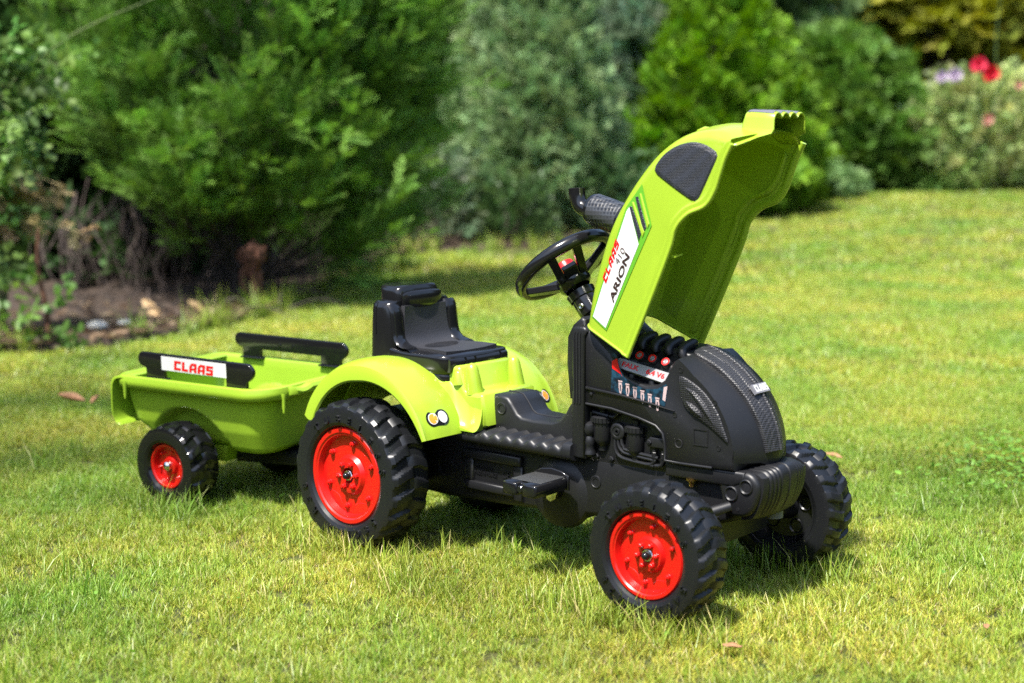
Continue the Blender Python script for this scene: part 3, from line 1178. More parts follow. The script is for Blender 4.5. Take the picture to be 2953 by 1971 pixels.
# print on the flank: engine photograph with pale pistons and red filter
stk = [(.502, .386), (.503, .391), (.507, .392), (.513, .386), (.517, .370), (.527, .353), (.545, .344), (.570, .338), (.594, .341), (.611, .351), (.6145, .346), (.609, .3135), (.58, .3185), (.54, .3235), (.499, .3270)]
for s in (-1,):
    V, F = tri_fill(stk, .05)
    st = mk('engine_sticker', [(a, -.0806, b) for a, b in V], F, EPRINT, engine, smooth=False)
    mb = MB()
    V, F = tri_fill([(.5015, .378), (.502, .366), (.520, .358), (.5235, .353), (.517, .366), (.512, .384)], .05)
    mb.add([(a, -.0810, b) for a, b in V], F)
    mb.build('red_filter_print', REDP, st, smooth=False)
    for k in range(6):
        x = .519 + .0150 * k
        z = .344 - .0036 * k - .00010 * k * k
        h = .019
        mb = MB()
        V, F = tri_fill([(x - .0035, z), (x + .0030, z - .0006), (x + .0040, z - h * .45), (x + .0016, z - h), (x - .0014, z - h * .95), (x - .0036, z - h * .45)], .05)
        mb.add([(a, -.0810, b) for a, b in V], F)
        V, F = tri_fill([(x - .0045, z - .0005 + .0015), (x + .0040, z - .001 + .0015), (x + .0040, z + .003), (x - .0045, z + .0035)], .05)
        mb.add([(a, -.0810, b) for a, b in V], F)
        mb.build('piston_print', PINK, st, smooth=False)
        V, F = tri_fill([(x - .0012, z - .004), (x + .0012, z - .004), (x + .0010, z - h * .75), (x - .0006, z - h * .75)], .05)
        mk('piston_slot_print', [(a, -.0813, b) for a, b in V], F, EPRINT, st, smooth=False)
    V, F = tri_fill([(.6065, .345), (.6135, .3475), (.6095, .322), (.604, .324)], .05)
    mk('chrome_print', [(a, -.0810, b) for a, b in V], F, PINK, st, smooth=False)

# engine top seen in the notch: valve cover, intake ribs, spark plug caps, name plate
mb = MB()
mb.add(*slab([(.47, .335), (.632, .335), (.632, .392), (.60, .400), (.50, .404), (.47, .400)], -.030, .062, edge=.006))
mb.add(*slab([(.48, .335), (.628, .335), (.628, .372), (.60, .379), (.51, .384), (.48, .384)], -.058, -.025, edge=.006))
vc = mb.build('valve_cover', BLACK, engine, angle=50)
for k in range(5):
    x = .500 + .027 * k
    z = .410 - .0022 * k
    c = curve([(x + .004, -.034, z - .014), (x - .002, -.030, z - .003), (x - .004, -.018, z + .002), (x - .004, .006, z + .006), (x - .004, .016, z + .002)], 12)
    MB().add(*tube(c, list(.0085 * np.array([.6, .9, 1, 1, 1, 1, 1, 1, 1, .97, .85, .5])), 10)).build('intake_rib', BLACK, vc)
for k in range(4):
    x = .516 + .026 * k
    z = .386 - .0030 * k
    cap_ = MB().add(*lathe([(-.012, .0085), (.008, .0085), (.010, .0075), (.011, .005), (.011, 0)], (x, -.052, z), (.1, -.75, .55), 16)).build('plug_cap', BLACK, vc)
    o2 = Vector((x, -.052, z)) + Vector((.1, -.75, .55)).normalized() * .0112
    MB().add(*lathe([(0, .0072), (.0006, .0070), (.0006, .0048), (.0001, .0046)], o2, (.1, -.75, .55), 20)).build('red_ring', REDP, cap_)
    MB().add(*lathe([(0, .0046), (.0006, .0030), (.0002, .002), (.0006, 0)], o2, (.1, -.75, .55), 6)).build('plug_hex', plastic('plug_grey', (.18, .18, .19), .4), cap_)
# silver name plate, a shelf sloping towards the near side
dx, dz = math.cos(-.16), math.sin(-.16)
mb = MB()
a0 = Vector((.502, -.0600, .3795))
ex, ey2 = Vector((dx, 0, dz)), Vector((0, -.55, -.83)).normalized()
en2 = ex.cross(ey2)
if en2.y > 0:
    en2 = -en2
ol = [(0, .004), (.004, 0), (.108, 0), (.116, .004), (.118, .010), (.110, .017), (.100, .019), (.012, .017), (.004, .012)]
mb.add([a0 + ex * u_ + ey2 * v_ + en2 * q for q in (.006, -.004) for u_, v_ in ol], [tuple(range(9)), tuple(range(9, 18))] + [(k, (k + 1) % 9, 9 + (k + 1) % 9, 9 + k) for k in range(9)])
plate = mb.build('name_plate', plastic('dull_silver_print', (.26, .26, .27), .35, var=.3), vc, angle=30)
for s_, u0, sz, xs in (('FALK', .012, .0118, 1.25), ('6.4 V6', .062, .0118, 1.2)):
    V, F = text_mesh(s_, sz, 0, .0004)
    mk('plate_lettering', [a0 + ex * (u0 + v[0] * xs) + ey2 * (.0125 - v[1]) + en2 * .0066 for v in V], F, REDP, plate, smooth=False)
for u_ in (.032, .074):
    MB().add(*lathe([(-.004, .0065), (.010, .0065), (.014, .005), (.015, 0)], a0 + ex * u_ + ey2 * .022 - en2 * .006, (0, -.25, -1), 12)).build('plate_peg', BLACK, vc)

# fittings in the recess of the flank
for s in (-1, 1):
    Y = .061 * s
    for fx in (.468, .538):
        zt = .300 - (fx - .468) * .12
        f = MB()
        f.add(*lathe([(0, .0), (0, .0105), (.008, .0105), (.009, .0095), (.0115, .0065), (.020, .0065), (.021, .016), (.0225, .0185), (.031, .0185), (.032, .0165), (.060, .0158), (.068, .012), (.072, .008), (.080, .0075), (.081, 0)], (fx, Y, zt), (0, 0, -1), 28, False))
        for k in range(18):
            t = 2 * PI * k / 18
            f.add(*box(fx + .0185 * math.cos(t) - .0012, fx + .0185 * math.cos(t) + .0012, Y + .0185 * math.sin(t) - .0012, Y + .0185 * math.sin(t) + .0012, zt - .031, zt - .0225))
        f.build('fuel_filter', BLACK, engine, angle=35)
    MB().add(*lathe([(-.002, .015), (.007, .0145), (.0085, .0125), (.0085, .009), (.0075, .0085), (.0075, .0055), (.009, .005), (.009, .003), (.004, .0025), (.004, 0)], (.503, Y, .257), (0, s, 0), 28)).build('pipe_hub', BLACK, engine)
    for k, dzz in enumerate((0, .007, .014)):
        pp = [(.497 + .007 * k, Y + .004 * s, .250), (.497 + .007 * k, Y + .005 * s, .232 + .001 * k - dzz * .2 + dzz * .5), (.503 + .006 * k, Y + .005 * s, .222 + dzz * .9 - .004 * (k == 0)), (.52, Y + .005 * s, .216 + dzz * .85 - .004 * (k == 0)), (.578 + .004 * k, Y + .005 * s, .212 + dzz * .75 - .004 * (k == 0))]
        MB().add(*tube(curve(pp, 16), .0030, 8)).build('fuel_pipe', BLACK, engine)
    for px in (.578, .596):
        MB().add(*tube(curve([(px - .016, Y + .005 * s, .209), (px - .004, Y + .005 * s, .211), (px, Y + .005 * s, .219), (px, Y + .005 * s, .236)], 10), .0034, 8)).build('riser_pipe', BLACK, engine)
        MB().add(*lathe([(0, .0045), (.009, .0045), (.010, .0035), (.010, 0)], (px, Y + .005 * s, .222), (0, 0, 1), 6)).build('pipe_nut', BLACK, engine)
    mb = MB()
    mb.add(*slab([(.568, .240), (.607, .240), (.607, .257), (.572, .257), (.566, .252), (.566, .244)], *sorted((Y - .002 * s, Y + .010 * s)), edge=.002))
    mb.build('bracket', BLACK, engine, angle=50)
    MB().add(*nut((.5715, Y + .010 * s, .2485), (0, s, 0), .0048, .003)).build('hex_nut', BLACK, engine, smooth=False)
    MB().add(*lathe([(-.012, .018), (-.002, .018), (-.001, .0165), (.004, .0165), (.005, .0155), (.009, .0155), (.010, .0145), (.013, .0145), (.0135, 0)], (.590, Y, .278), (.1, s, 0), 24)).build('coil', BLACK, engine)
    MB().add(*lathe([(0, .0), (.001, .005), (.004, .0105), (.012, .0125), (.020, .0105), (.0245, .0075), (.029, .0095), (.035, .0105), (.041, .0095), (.046, .0085), (.051, .0105), (.056, .0115), (.060, .009), (.062, 0)], (.4465, Y + .010 * s, .2685), (0, 0, -1), 20)).build('moulded_knob', BLACK, engine)
    mb = MB()
    mb.add(*tube([(.450, Y + .005 * s, .2845), (.484, Y + .005 * s, .281)], .0038, 8))
    mb.add(*tube([(.482, Y + .004 * s, .281), (.494, Y + .004 * s, .280), (.500, Y + .004 * s, .284), (.505, Y + .004 * s, .290), (.514, Y + .004 * s, .291), (.545, Y + .004 * s, .287), (.575, Y + .004 * s, .284)], .0030, 8))
    mb.add(*tube([(.4465, Y + .005 * s, .284), (.4465, Y + .005 * s, .262)], .0026, 8))
    mb.build('upper_pipe', BLACK, engine)
    for (x, z) in ((.452, .300), (.500, .293), (.455, .208), (.487, .207), (.538, .286)):
        MB().add(*nut((x, Y, z), (0, s, 0), .0052, .004)).build('hex_nut', BLACK, engine, smooth=False)

# ---- front bumper: cheeks with hex sockets and a ribbed front block
bump = MB().add(*box(.700, .748, -.050, .050, .152, .224)).build('bumper', BLACK, tractor, smooth=False)
mb = EACH()
for s in (-1, 1):
    ck = curve([(.705, .212), (.725, .219), (.750, .224), (.768, .221), (.780, .208), (.781, .190), (.772, .165), (.757, .152), (.730, .150), (.716, .158), (.712, .182)], 40, closed=True)
    mb.add(*slab(ck, *sorted((.040 * s, .074 * s)), edge=.007))
mb.build('bumper_cheek', BLACK, bump, angle=50)
for s in (-1, 1):
    for (x, z) in ((.733, .187), (.760, .2015)):
        MB().add(*lathe([(-.003, .0126), (.0016, .0122), (.0026, .0108), (.0012, .0094), (.0002, .0088), (.0002, .0066), (-.0014, .0064), (-.0014, 0)], (x, .0742 * s, z), (0, s, 0), 24)).build('hex_socket', BLACK, bump)
    MB().add(*lathe([(0, .0030), (.0008, .0028), (.0008, 0)], (.745, .0742 * s, .163), (0, s, 0), 14)).build('moulded_stud', BLACK, bump)
fr = curve([(.745, .228), (.780, .229), (.792, .222), (.795, .205), (.791, .180), (.782, .160), (.770, .146), (.748, .143)], 24)
rings = []
ys = np.linspace(-.066, .066, 89)
for y in ys:
    a = abs(y) / .066
    gr = 0.0
    for gy in (-.052, -.043, -.034, -.0245, .0245, .034, .043, .052):
        gr = max(gr, (1 - abs(y - gy) / .0024) * (1 if gy < 0 else .45))
    pull = .010 * a ** 3 + (.008 if abs(y) > .0655 else 0) + .0030 * max(0, gr)
    if abs(y) < .0008:
        pull -= .0015
    ring = []
    for i, (x, z) in enumerate(fr):
        k = min(1, (x - .745) / .04)
        ring.append((x - pull * k, y, z + (.186 - z) * .05 * a * a - (pull * .6 if i < 8 else 0) * (1 if z > .2 else 0)))
    rings.append(ring)
V, F = loft(rings)
mk('bumper_block', V, F, BLACK, bump, angle=40)
MB().add(*lathe([(0, .017), (.012, .017), (.013, .014), (.013, 0)], (.752, .02, .146), (0, 0, -1), 24)).build('bumper_foot', plastic('foot_grey', (.10, .10, .11), .4), bump)
# front axle and steering link
mb = MB()
mb.add(*tube([(WB, -.17, FR), (WB, .17, FR)], .009, 12))
mb.add(*slab([(WB - .02, FR - .02), (WB + .02, FR - .02), (WB + .026, FR + .03), (WB - .026, FR + .03)], -.10, .10, edge=.006))
for s in (-1, 1):
    mb.add(*tube([(WB, .10 * s, FR), (WB + .03, .105 * s, FR + .045), (WB + .055, .075 * s, FR + .055)], [.009, .010, .008], 10))
axle = mb.build('front_axle', BLACK, tractor)
MB().add(*lathe([(0, .0045), (.010, .0045), (.010, .009), (.013, .009), (.013, 0)], (.655, -.07, .186), (0, 0, 1), 8)).build('axle_bolt', BRASS, axle)
mb = MB().add(*tube([(0, -.15, RR), (0, .15, RR)], .009, 12))
mb.add(*slab([(-.035, .10), (.035, .10), (.04, .24), (-.04, .24)], -.115, .115, edge=.01))
mb.build('rear_axle_housing', BLACK, tractor)

# ---- pedals
for s in (-1, 1):
    pc = (.385, .162) if s < 0 else (.36, .11)
    mb = MB()
    y0, y1 = .100 * s, .186 * s
    a, b = sorted((y0, y1))
    hw = .037
    # two long bars with a gap between, tapered ends
    for g in (-1, 1):
        x0, x1 = pc[0] + g * .006, pc[0] + g * hw
        x0, x1 = sorted((x0, x1))
        mb.add(*slab([(x0, pc[1] - .012), (x1 - .003 if g > 0 else x1, pc[1] - .012), (x1, pc[1] - .006), (x1, pc[1] + .007), (x1 - .003, pc[1] + .010), (x0 + .002, pc[1] + .010), (x0, pc[1] + .006)], a, b, edge=.004))
    mb.add(*slab([(pc[0] - .008, pc[1] - .010), (pc[0] + .008, pc[1] - .010), (pc[0] + .008, pc[1] + .008), (pc[0] - .008, pc[1] + .008)], *sorted((y0, y1 - .012 * s)), edge=.002))
    arc = [(pc[0] - hw - .001, pc[1] - .013), (pc[0] + hw + .001, pc[1] - .013), (pc[0] + hw + .001, pc[1] + .012), (pc[0] + .022, pc[1] + .019), (pc[0], pc[1] + .022), (pc[0] - .022, pc[1] + .019), (pc[0] - hw - .001, pc[1] + .012)]
    mb.add(*slab(arc, *sorted((y0 - .006 * s, y0)), edge=.002))
    pd = mb.build('pedal', GLOSS, tractor, angle=45)
    V, F = slab([(pc[0] - hw + .004, pc[1] + .0095), (pc[0] + hw - .004, pc[1] + .0095), (pc[0] + hw - .004, pc[1] + .0112), (pc[0] - hw + .004, pc[1] + .0112)], *sorted((y0 + .002 * s, y1 - .020 * s)), edge=.0005)
    mk('pedal_tread', V, F, PEDALM, pd)
    MB().add(*lathe([(0, .0068), (.008, .0068), (.010, .005), (.010, 0)], (pc[0], y1 - .012 * s, pc[1] - .001), (0, s, 0), 14)).build('pedal_axle', GLOSS, pd)
    mb = MB()
    mb.add(*slab([(.362, .124), (.373, .120), (.382, .125), (pc[0] + .008, pc[1] - .008), (pc[0] - .008, pc[1] - .004), (.364, .134)], *sorted((.078 * s, .088 * s)), edge=.002))
    mb.add(*tube([(pc[0], .070 * s, pc[1]), (pc[0], .104 * s, pc[1])], .006, 10))
    mb.build('crank', CHROME, tractor, angle=50)

# ---- rear body (green): seat base, front block, flanks and two mudguards
AC = np.array([.004, .163])


def fender_ring(th, s):
    """cross-section of the mudguard at angle th (from +x), listed from outer lip to inner edge"""
    k = (th - math.radians(18)) / math.radians(140)
    lip = .004 + .028 * min(1, max(0, (k + .02) / .55)) ** .8
    R = .176 + .004 * math.sin(PI * k)
    pts = [(-.190, R - lip - .002), (-.1895, R - lip * .6), (-.186, R - lip * .25), (-.178, R - .0035), (-.168, R), (-.150, R + .0025), (-.125, R + .003), (-.105, R + .002), (-.088, R - .001)]
    return [(AC[0] + r * math.cos(th), y * -s, AC[1] + r * math.sin(th)) for y, r in pts]


mb = EACH()
for s in (-1, 1):
    th = np.linspace(math.radians(18), math.radians(158), 44)
    outer = [fender_ring(t, s) for t in th]
    n = len(outer[0])
    inner = []
    for t, r in zip(th, outer):
        c = Vector((AC[0], 0, AC[1]))
        rr_ = []
        for p in r:
            v = Vector((p[0] - AC[0], 0, p[2] - AC[1]))
            q = v * (1 - .0035 / v.length)
            rr_.append((AC[0] + q.x, p[1] - (.003 * s if abs(p[1]) > .182 else 0), AC[1] + q.z))
        inner.append(rr_)
    rings = [o + i[::-1] for o, i in zip(outer, inner)]
    mb.add(*loft(rings))
fend = mb
rear = None
# central moulding: lower front block
mb2 = MB()
fb = [(.02, .205), (.196, .2215), (.212, .231), (.205, .286), (.200, .2885), (.166, .2885), (.158, .294), (.150, .330), (.144, .334), (.02, .334)]
mb2.add(*slab(fb, -.0745, .0745, insets=[(-.0745, .008), (-.0725, .003), (-.068, 0), (.068, 0), (.0725, .003), (.0745, .008)]))
rear = mb2.build('rear_body', GREEN, tractor, angle=50)
fend.build('mudguard', GREEN, rear, angle=40)
# inner wall of each wheel well, closing the mudguard towards the body
for s in (-1, 1):
    rings = []
    for t in np.linspace(math.radians(48), math.radians(158), 30):
        c_, s_ = math.cos(t), math.sin(t)
        R_ = .1745 + .004 * math.sin(PI * (t - math.radians(18)) / math.radians(140))
        rings.append([(AC[0] + r * c_, y * s, AC[1] + r * s_) for r, y in ((R_, .0865), (R_ - .030, .0840), (.105, .0800), (.105, .0765), (R_ - .030, .0805), (R_, .0830))])
    mk('wheel_well', *loft(rings), GREEN, rear, angle=40)
# flank fillets from the block down to the mudguards, with two vertical flutes
for s in (-1, 1):
    rings = []
    for k in np.linspace(0, 1, 26):
        x = .050 + .152 * k
        # inner top follows the block, outer bottom follows the mudguard inner edge
        zi = np.interp(x, [.05, .12, .150, .170, .205], [.318, .312, .300, .284, .276])
        thf = math.acos(min(.9999, max(-.9999, (min(x, .166) - AC[0]) / .178)))
        zo = min(AC[1] + .177 * math.sin(thf), .345)
        zo = np.interp(k, [0, .45, 1], [zo, zo, .2225])
        fl = .0028 * math.cos(k * 26) * (1 if .3 < k < .95 else .3)
        ring = []
        for q in np.linspace(0, 1, 9):
            y = .070 + (.097 - .070) * q
            drop = (1 - (1 - q) ** 2.2)
            z = zi + (zo - zi) * drop + fl * math.sin(PI * q)
            ring.append((x + .004 * math.sin(PI * q), y * s, z))
        ring.append((x, ring[-1][1], .222))
        ring.append((x, .070 * s, .222))
        rings.append(ring)
    V, F = loft(rings)
    mk('body_flank', V, F, GREEN, rear, angle=45)
    # tapering cone that stops the seat
    MB().add(*lathe([(0, .0165), (.020, .0145), (.045, .0115), (.052, .009), (.056, .005), (.0575, 0)], (.172, .058 * s, .284), (-.14, 0, 1), 24)).build('seat_stop', GREEN, rear)
    MB().add(*lathe([(0, .012), (.022, .009), (.026, .006), (.028, 0)], (.143, .068 * s, .300), (-.1, 0, 1), 18)).build('moulded_knuckle', GREEN, rear)
# rear light prints on the mudguards
for s in (-1, 1):
    th0 = math.radians(29.5)

    def on_f(a, b, h):
        """a across (outward +), b up along the arc"""
        r = .1795 + h
        t = th0 + b / .178
        y = .145 + a
        if y > .150:
            r = .1785 + .0015 * (.168 - y) / .018 * 0 + h - max(0, (y - .150)) * .12
        return (AC[0] + r * math.cos(t), y * s, AC[1] + r * math.sin(t))

    def disc(cx, cy, rx, ry, h, mat, name, par, seg=24, pill=False):
        pts = []
        for k in range(seg):
            t = 2 * PI * k / seg
            px, py = math.cos(t) * rx, math.sin(t) * ry
            if pill:
                px = math.cos(t) * ry + (rx - ry) * (1 if math.cos(t) > 0 else -1)
            pts.append(on_f(cx + px, cy + py, h))
        V = pts + [on_f(cx, cy, h)]
        return mk(name, V, [(k, (k + 1) % seg, seg) for k in range(seg)], mat, par, smooth=False)
    base_ = disc(0, 0, .0265, .0148, .0012, GLOSS, 'light_sticker', rear, 28, True)
    disc(-.0115, 0, .0108, .0112, .0016, WHITE, 'white_lamp_print', base_)
    disc(.0118, 0, .0104, .0108, .0016, WHITE, 'lamp_ring_print', base_)
    disc(.0118, 0, .0088, .0092, .0020, ORANGE, 'orange_lamp_print', base_)

# ---- seat
mb = MB()
# pan: rounded slab with a step
pan = curve([(-.060, -.078), (-.02, -.090), (.06, -.092), (.110, -.090), (.128, -.080), (.1345, -.045), (.136, 0), (.1345, .045), (.128, .080), (.110, .090), (.06, .092), (-.02, .090), (-.060, .078)], 60, closed=True)
rings = []
for z, k in ((.296, .92), (.302, .955), (.314, .96), (.317, .945), (.319, .97), (.330, .99), (.345, .995), (.350, .985), (.352, .96)):
    rings.append([(.04 + (x - .04) * k, y * k, z + (.010 if z > .34 else 0) * max(0, (.02 - x) / .08)) for x, y in pan])
mb.add(*loft(rings))
seat = mb.build('seat', GLOSS, tractor, angle=45)
# backrest shell
bs = curve([(-.075, -.086), (-.030, -.092), (-.014, -.086), (-.010, -.070), (-.016, 0), (-.010, .070), (-.014, .086), (-.030, .092), (-.075, .086), (-.080, 0)], 60, closed=True)
rings = []
for z, dx, k in ((.318, .004, 1.0), (.345, .004, 1.0), (.380, -.001, .985), (.410, -.005, .97), (.430, -.008, .95), (.438, -.009, .92), (.442, -.010, .86)):
    rings.append([(x * (1 - .25 * (z - .318) / .12 * (x < -.05)) + dx, y * k, z) for x, y in bs])
back = MB().add(*loft(rings)).build('backrest', GLOSS, tractor, angle=50)
# grained back cushion and seat cushion in one sweep
cr_ = curve([(-.0145, .432), (-.013, .410), (-.009, .385), (-.002, .366), (.012, .3565), (.035, .3545), (.075, .3555), (.112, .3545)], 24)
rings = []
for i, (x, z) in enumerate(cr_):
    t = i / 23.0
    wd = np.interp(t, [0, .3, .5, 1], [.056, .060, .064, .070])
    ring = []
    for q in np.linspace(-1, 1, 9):
        bow = .006 * q * q
        ring.append((x + bow * (1 - min(1, t * 2)) + .0015 * (t < .4), wd * q, z + bow * min(1, t * 2) * .5 + .0008))
    low = [(p[0] - .010 * (1 - min(1, t * 1.8)), p[1], p[2] - .010 * min(1, t * 1.8)) for p in ring[::-1]]
    rings.append(ring + low)
mk('cushion', *loft(rings), LEATHER, seat, angle=50)
# side wings
for s in (-1, 1):
    wc = curve([(-.020, .436), (-.013, .425), (-.008, .395), (-.002, .370), (.012, .360), (.030, .3575), (.040, .352)], 20)
    rings = []
    for i, (x, z) in enumerate(wc):
        t = i / 19.0
        k = math.sin(PI * min(1, t * 1.0 + .12)) ** .5
        ring = []
        for a in np.linspace(0, 2 * PI, 12, endpoint=False):
            ring.append((x + .008 * math.sin(a) * (1 - t) * k, (.075 + .0155 * math.cos(a)) * s, z + .0085 * math.sin(a) * (.3 + .7 * t) * k))
        rings.append(ring)
    mk('seat_wing', *loft(rings), GLOSS, seat, angle=60)
# head rest
hr = curve([(-.066, -.050), (-.030, -.060), (-.012, -.056), (-.006, -.03), (-.005, 0), (-.006, .03), (-.012, .056), (-.030, .060), (-.066, .050), (-.070, 0)], 48, closed=True)
rings = []
for z, dx, k in ((.395, -.014, .93), (.425, -.012, .96), (.440, -.012, .96), (.455, -.013, .95), (.463, -.015, .92), (.4675, -.017, .84), (.4695, -.019, .70)):
    rings.append([(x * (k if x > -.05 else 1) + dx, y * k, z) for x, y in hr])
hrest = mk('headrest', *loft(rings), GLOSS, back, angle=50)
rings = []
for q in np.linspace(-1, 1, 17):
    k = max(.05, 1 - abs(q) ** 3.2) ** .5
    rings.append([(-.0165 + .0065 * math.cos(a) * k + .0035 * (1 - q * q), .0525 * q, .4435 + .0165 * math.sin(a) * (.55 + .45 * k)) for a in np.linspace(0, 2 * PI, 16, endpoint=False)])
mk('headrest_pad', *loft(rings), GLOSS, hrest, angle=60)
# ribs on the front of the pan
for (ya, yb) in ((-.080, -.046), (-.040, -.020), (-.014, .052), (.058, .080)):
    mb = MB()
    rings = []
    for y in np.linspace(ya, yb, 8):
        xf = .1350 - .10 * (y / .09) ** 4 * .1
        rings.append([(xf - .008, y, .322), (xf + .0015, y, .322), (xf + .003, y, .326), (xf + .003, y, .342), (xf, y, .3465), (xf - .006, y, .348)])
    mb.add(*loft(rings))
    mb.build('pan_rib', GLOSS, seat, angle=45)

# ---- steering column and wheel
tl = .693
axn = Vector((-math.sin(tl), 0, math.cos(tl)))
tx = Vector((math.cos(tl), 0, math.sin(tl)))
SWC = Vector((.334, 0, .5238))
base_pt = Vector((.412, 0, .425))
colax = (SWC - axn * .035 - base_pt)
cl = colax.length
mb = MB()
mb.add(*lathe([(-.03, .016), (cl * .25, .016), (cl * .25, .021), (cl * .30, .022), (cl * .58, .0225), (cl * .60, .025), (cl * .74, .027), (cl * .76, .024)], base_pt, colax, 28))
colm = mb.build('steering_column', GLOSS, tractor)
MB().add(*lathe([(-.004, .0052), (.002, .005), (.0032, .0038), (.0026, 0)], base_pt + colax.normalized() * cl * .45 + Vector((.004, -.0225, 0)), (.1, -1, .1), 16)).build('column_screw', CHROME, colm)
# rim of the steering wheel
rings = []
for k in range(72):
    a = 2 * PI * k / 72
    er = tx * math.cos(a) + Vector((0, 1, 0)) * math.sin(a)
    c = SWC + er * .0865
    ring = []
    notch_ = 1 - .035 * (abs((k % 18) - 9) < 1)
    for q in range(14):
        b = 2 * PI * q / 14
        ring.append(c + er * .0104 * math.cos(b) * notch_ + axn * .0118 * math.sin(b) * notch_)
    rings.append(ring)
rings.append(rings[0])
sw = mk('steering_wheel', *loft(rings, caps=False), GLOSS, tractor, angle=60)
hub = SWC - axn * .034
mb = MB().add(*lathe([(-.016, .024), (-.010, .030), (.002, .032), (.010, .029), (.016, .020), (.018, 0)], hub, axn, 32))
mb.build('steering_hub', GLOSS, sw)
for a_deg, wd, win in ((-47, .029, True), (47, .024, False), (153, .015, False), (-153, .015, False)):
    a = math.radians(a_deg)
    er = tx * math.cos(a) + Vector((0, 1, 0)) * math.sin(a)
    et_ = axn.cross(er)
    p0 = hub + er * .022
    p1 = SWC + er * .083 - axn * .003
    mb = MB()
    dvec = (p1 - p0)
    nn = et_.cross(dvec.normalized())
    th_ = .0060
    w0, w1 = (wd * .95, wd * 1.15) if win else (wd * .9, wd * .7)

    def quad_bar(s0, s1, a0_, a1_, b0_, b1_):
        P = []
        for tt, lo, hi in ((s0, a0_, b0_), (s1, a1_, b1_)):
            c = p0 + dvec * tt
            P += [c + et_ * lo + nn * th_, c + et_ * hi + nn * th_, c + et_ * hi - nn * th_, c + et_ * lo - nn * th_]
        mb.add(P, [(0, 1, 2, 3), (4, 5, 6, 7), (0, 1, 5, 4), (1, 2, 6, 5), (2, 3, 7, 6), (3, 0, 4, 7)])
    if win:
        quad_bar(0, 1, -w0, -w1, -w0 * .48, -w1 * .52)
        quad_bar(0, 1, w0 * .48, w1 * .52, w0, w1)
        quad_bar(0, .40, -w0 * .475, -w0 * .485, w0 * .475, w0 * .485)
        quad_bar(.90, 1, -w0 * .50, -w1 * .51, w0 * .50, w1 * .51)
    else:
        quad_bar(0, 1, -w0, -w1, w0, w1)
    o = mb.build('spoke', GLOSS, sw, smooth=False)
    bevel(o, .0018, 2)
hb = MB()
bc = hub + axn * .022
hb.add(*lathe([(-.008, .0185), (.010, .0185), (.0135, .0175), (.0155, .014), (.0155, 0)], bc, axn, 4 * 7))
hb.build('horn_button', RED, sw)

# ---- raised hood: a shell lofted between its roof line and its open rim
Rp = [(.454, .437), (.468, .505), (.498, .591), (.533, .650), (.578, .704), (.616, .735), (.658, .753), (.700, .755), (.738, .742)]
Fp = [(.553, .393), (.604, .503), (.634, .572), (.645, .605), (.668, .628), (.699, .641), (.715, .662), (.725, .689), (.734, .713), (.746, .735)]
HN = 64


def key_curve(pts, keys, n):
    c = curve(pts, 200)
    s = np.r_[0, np.cumsum(np.linalg.norm(np.diff(c, axis=0), axis=1))]
    s /= s[-1]
    kt, kv = zip(*keys)
    return np.stack([np.interp(np.interp(np.linspace(0, 1, n), kt, kv), s, c[:, i]) for i in range(2)], 1)


Rc = key_curve(Rp, [(0, 0), (1, 1)], HN)
Fc = key_curve(Fp, [(0, 0), (.45, .45), (1, 1)], HN)
WF, WR = .106, .094
rings = []
for i in range(HN):
    t = i / (HN - 1.0)
    f, r = Fc[i], Rc[i]
    s = r - f
    Lt = np.linalg.norm(s)
    sd_ = s / Lt
    rc = min(.022, .7 * Lt)
    sec = [(-.0006, -WF - .0012), (.006, -WF - .0018), (.0105, -WF - .0016), (.0125, -WF + .0004), (.016, -WF + .0008)]
    sec = [(min(a, Lt * .5), b) for a, b in sec]
    for q in np.linspace(.15, 1, 8):
        a = max(sec[-1][0], q * (Lt - rc))
        sec.append((a, -WF + (WF - WR) * a / Lt))
    wq = WF - (WF - WR) * (Lt - rc) / Lt
    for q in np.linspace(0, PI / 2, 7)[1:]:
        sec.append((Lt - rc + rc * math.sin(q), -wq + rc * (1 - math.cos(q))))
    wc = wq - rc
    for q in np.linspace(-1, 0, 7)[1:]:
        sec.append((Lt + .010 * min(1, Lt / .08) * (1 - q * q), q * wc))
    full = sec + [(a, -b) for a, b in sec[-2::-1]]
    ring = []
    bul = .030 * t ** 9
    for a, y in full:
        p = f + sd_ * a
        ky = max(0, 1 - (y / .1) ** 2)
        ring.append((p[0] + bul * ky, y, p[1] + bul * ky * .35))
    rings.append(ring)
V, F = loft(rings, closed=False)
hood = mk('hood', V, F, HOODG, tractor, angle=40)
hood['label'] = 'raised lime green hood open towards the front'
bvh_hood = BVHTree.FromPolygons([Vector(v) for v in V], F)
MB().add(*tube(rings[0], .0024, 8)).build('rear_lip', GREEN, hood)
# which way do the normals face? make sure the shell grows inwards
fc = hood.data.polygons[len(hood.data.polygons) // 3]
cen = Vector((.60, 0, .58))
chk = sum(1 if (p.center - cen).dot(p.normal) > 0 else -1 for p in hood.data.polygons)
if chk < 0:
    hood.data.flip_normals()


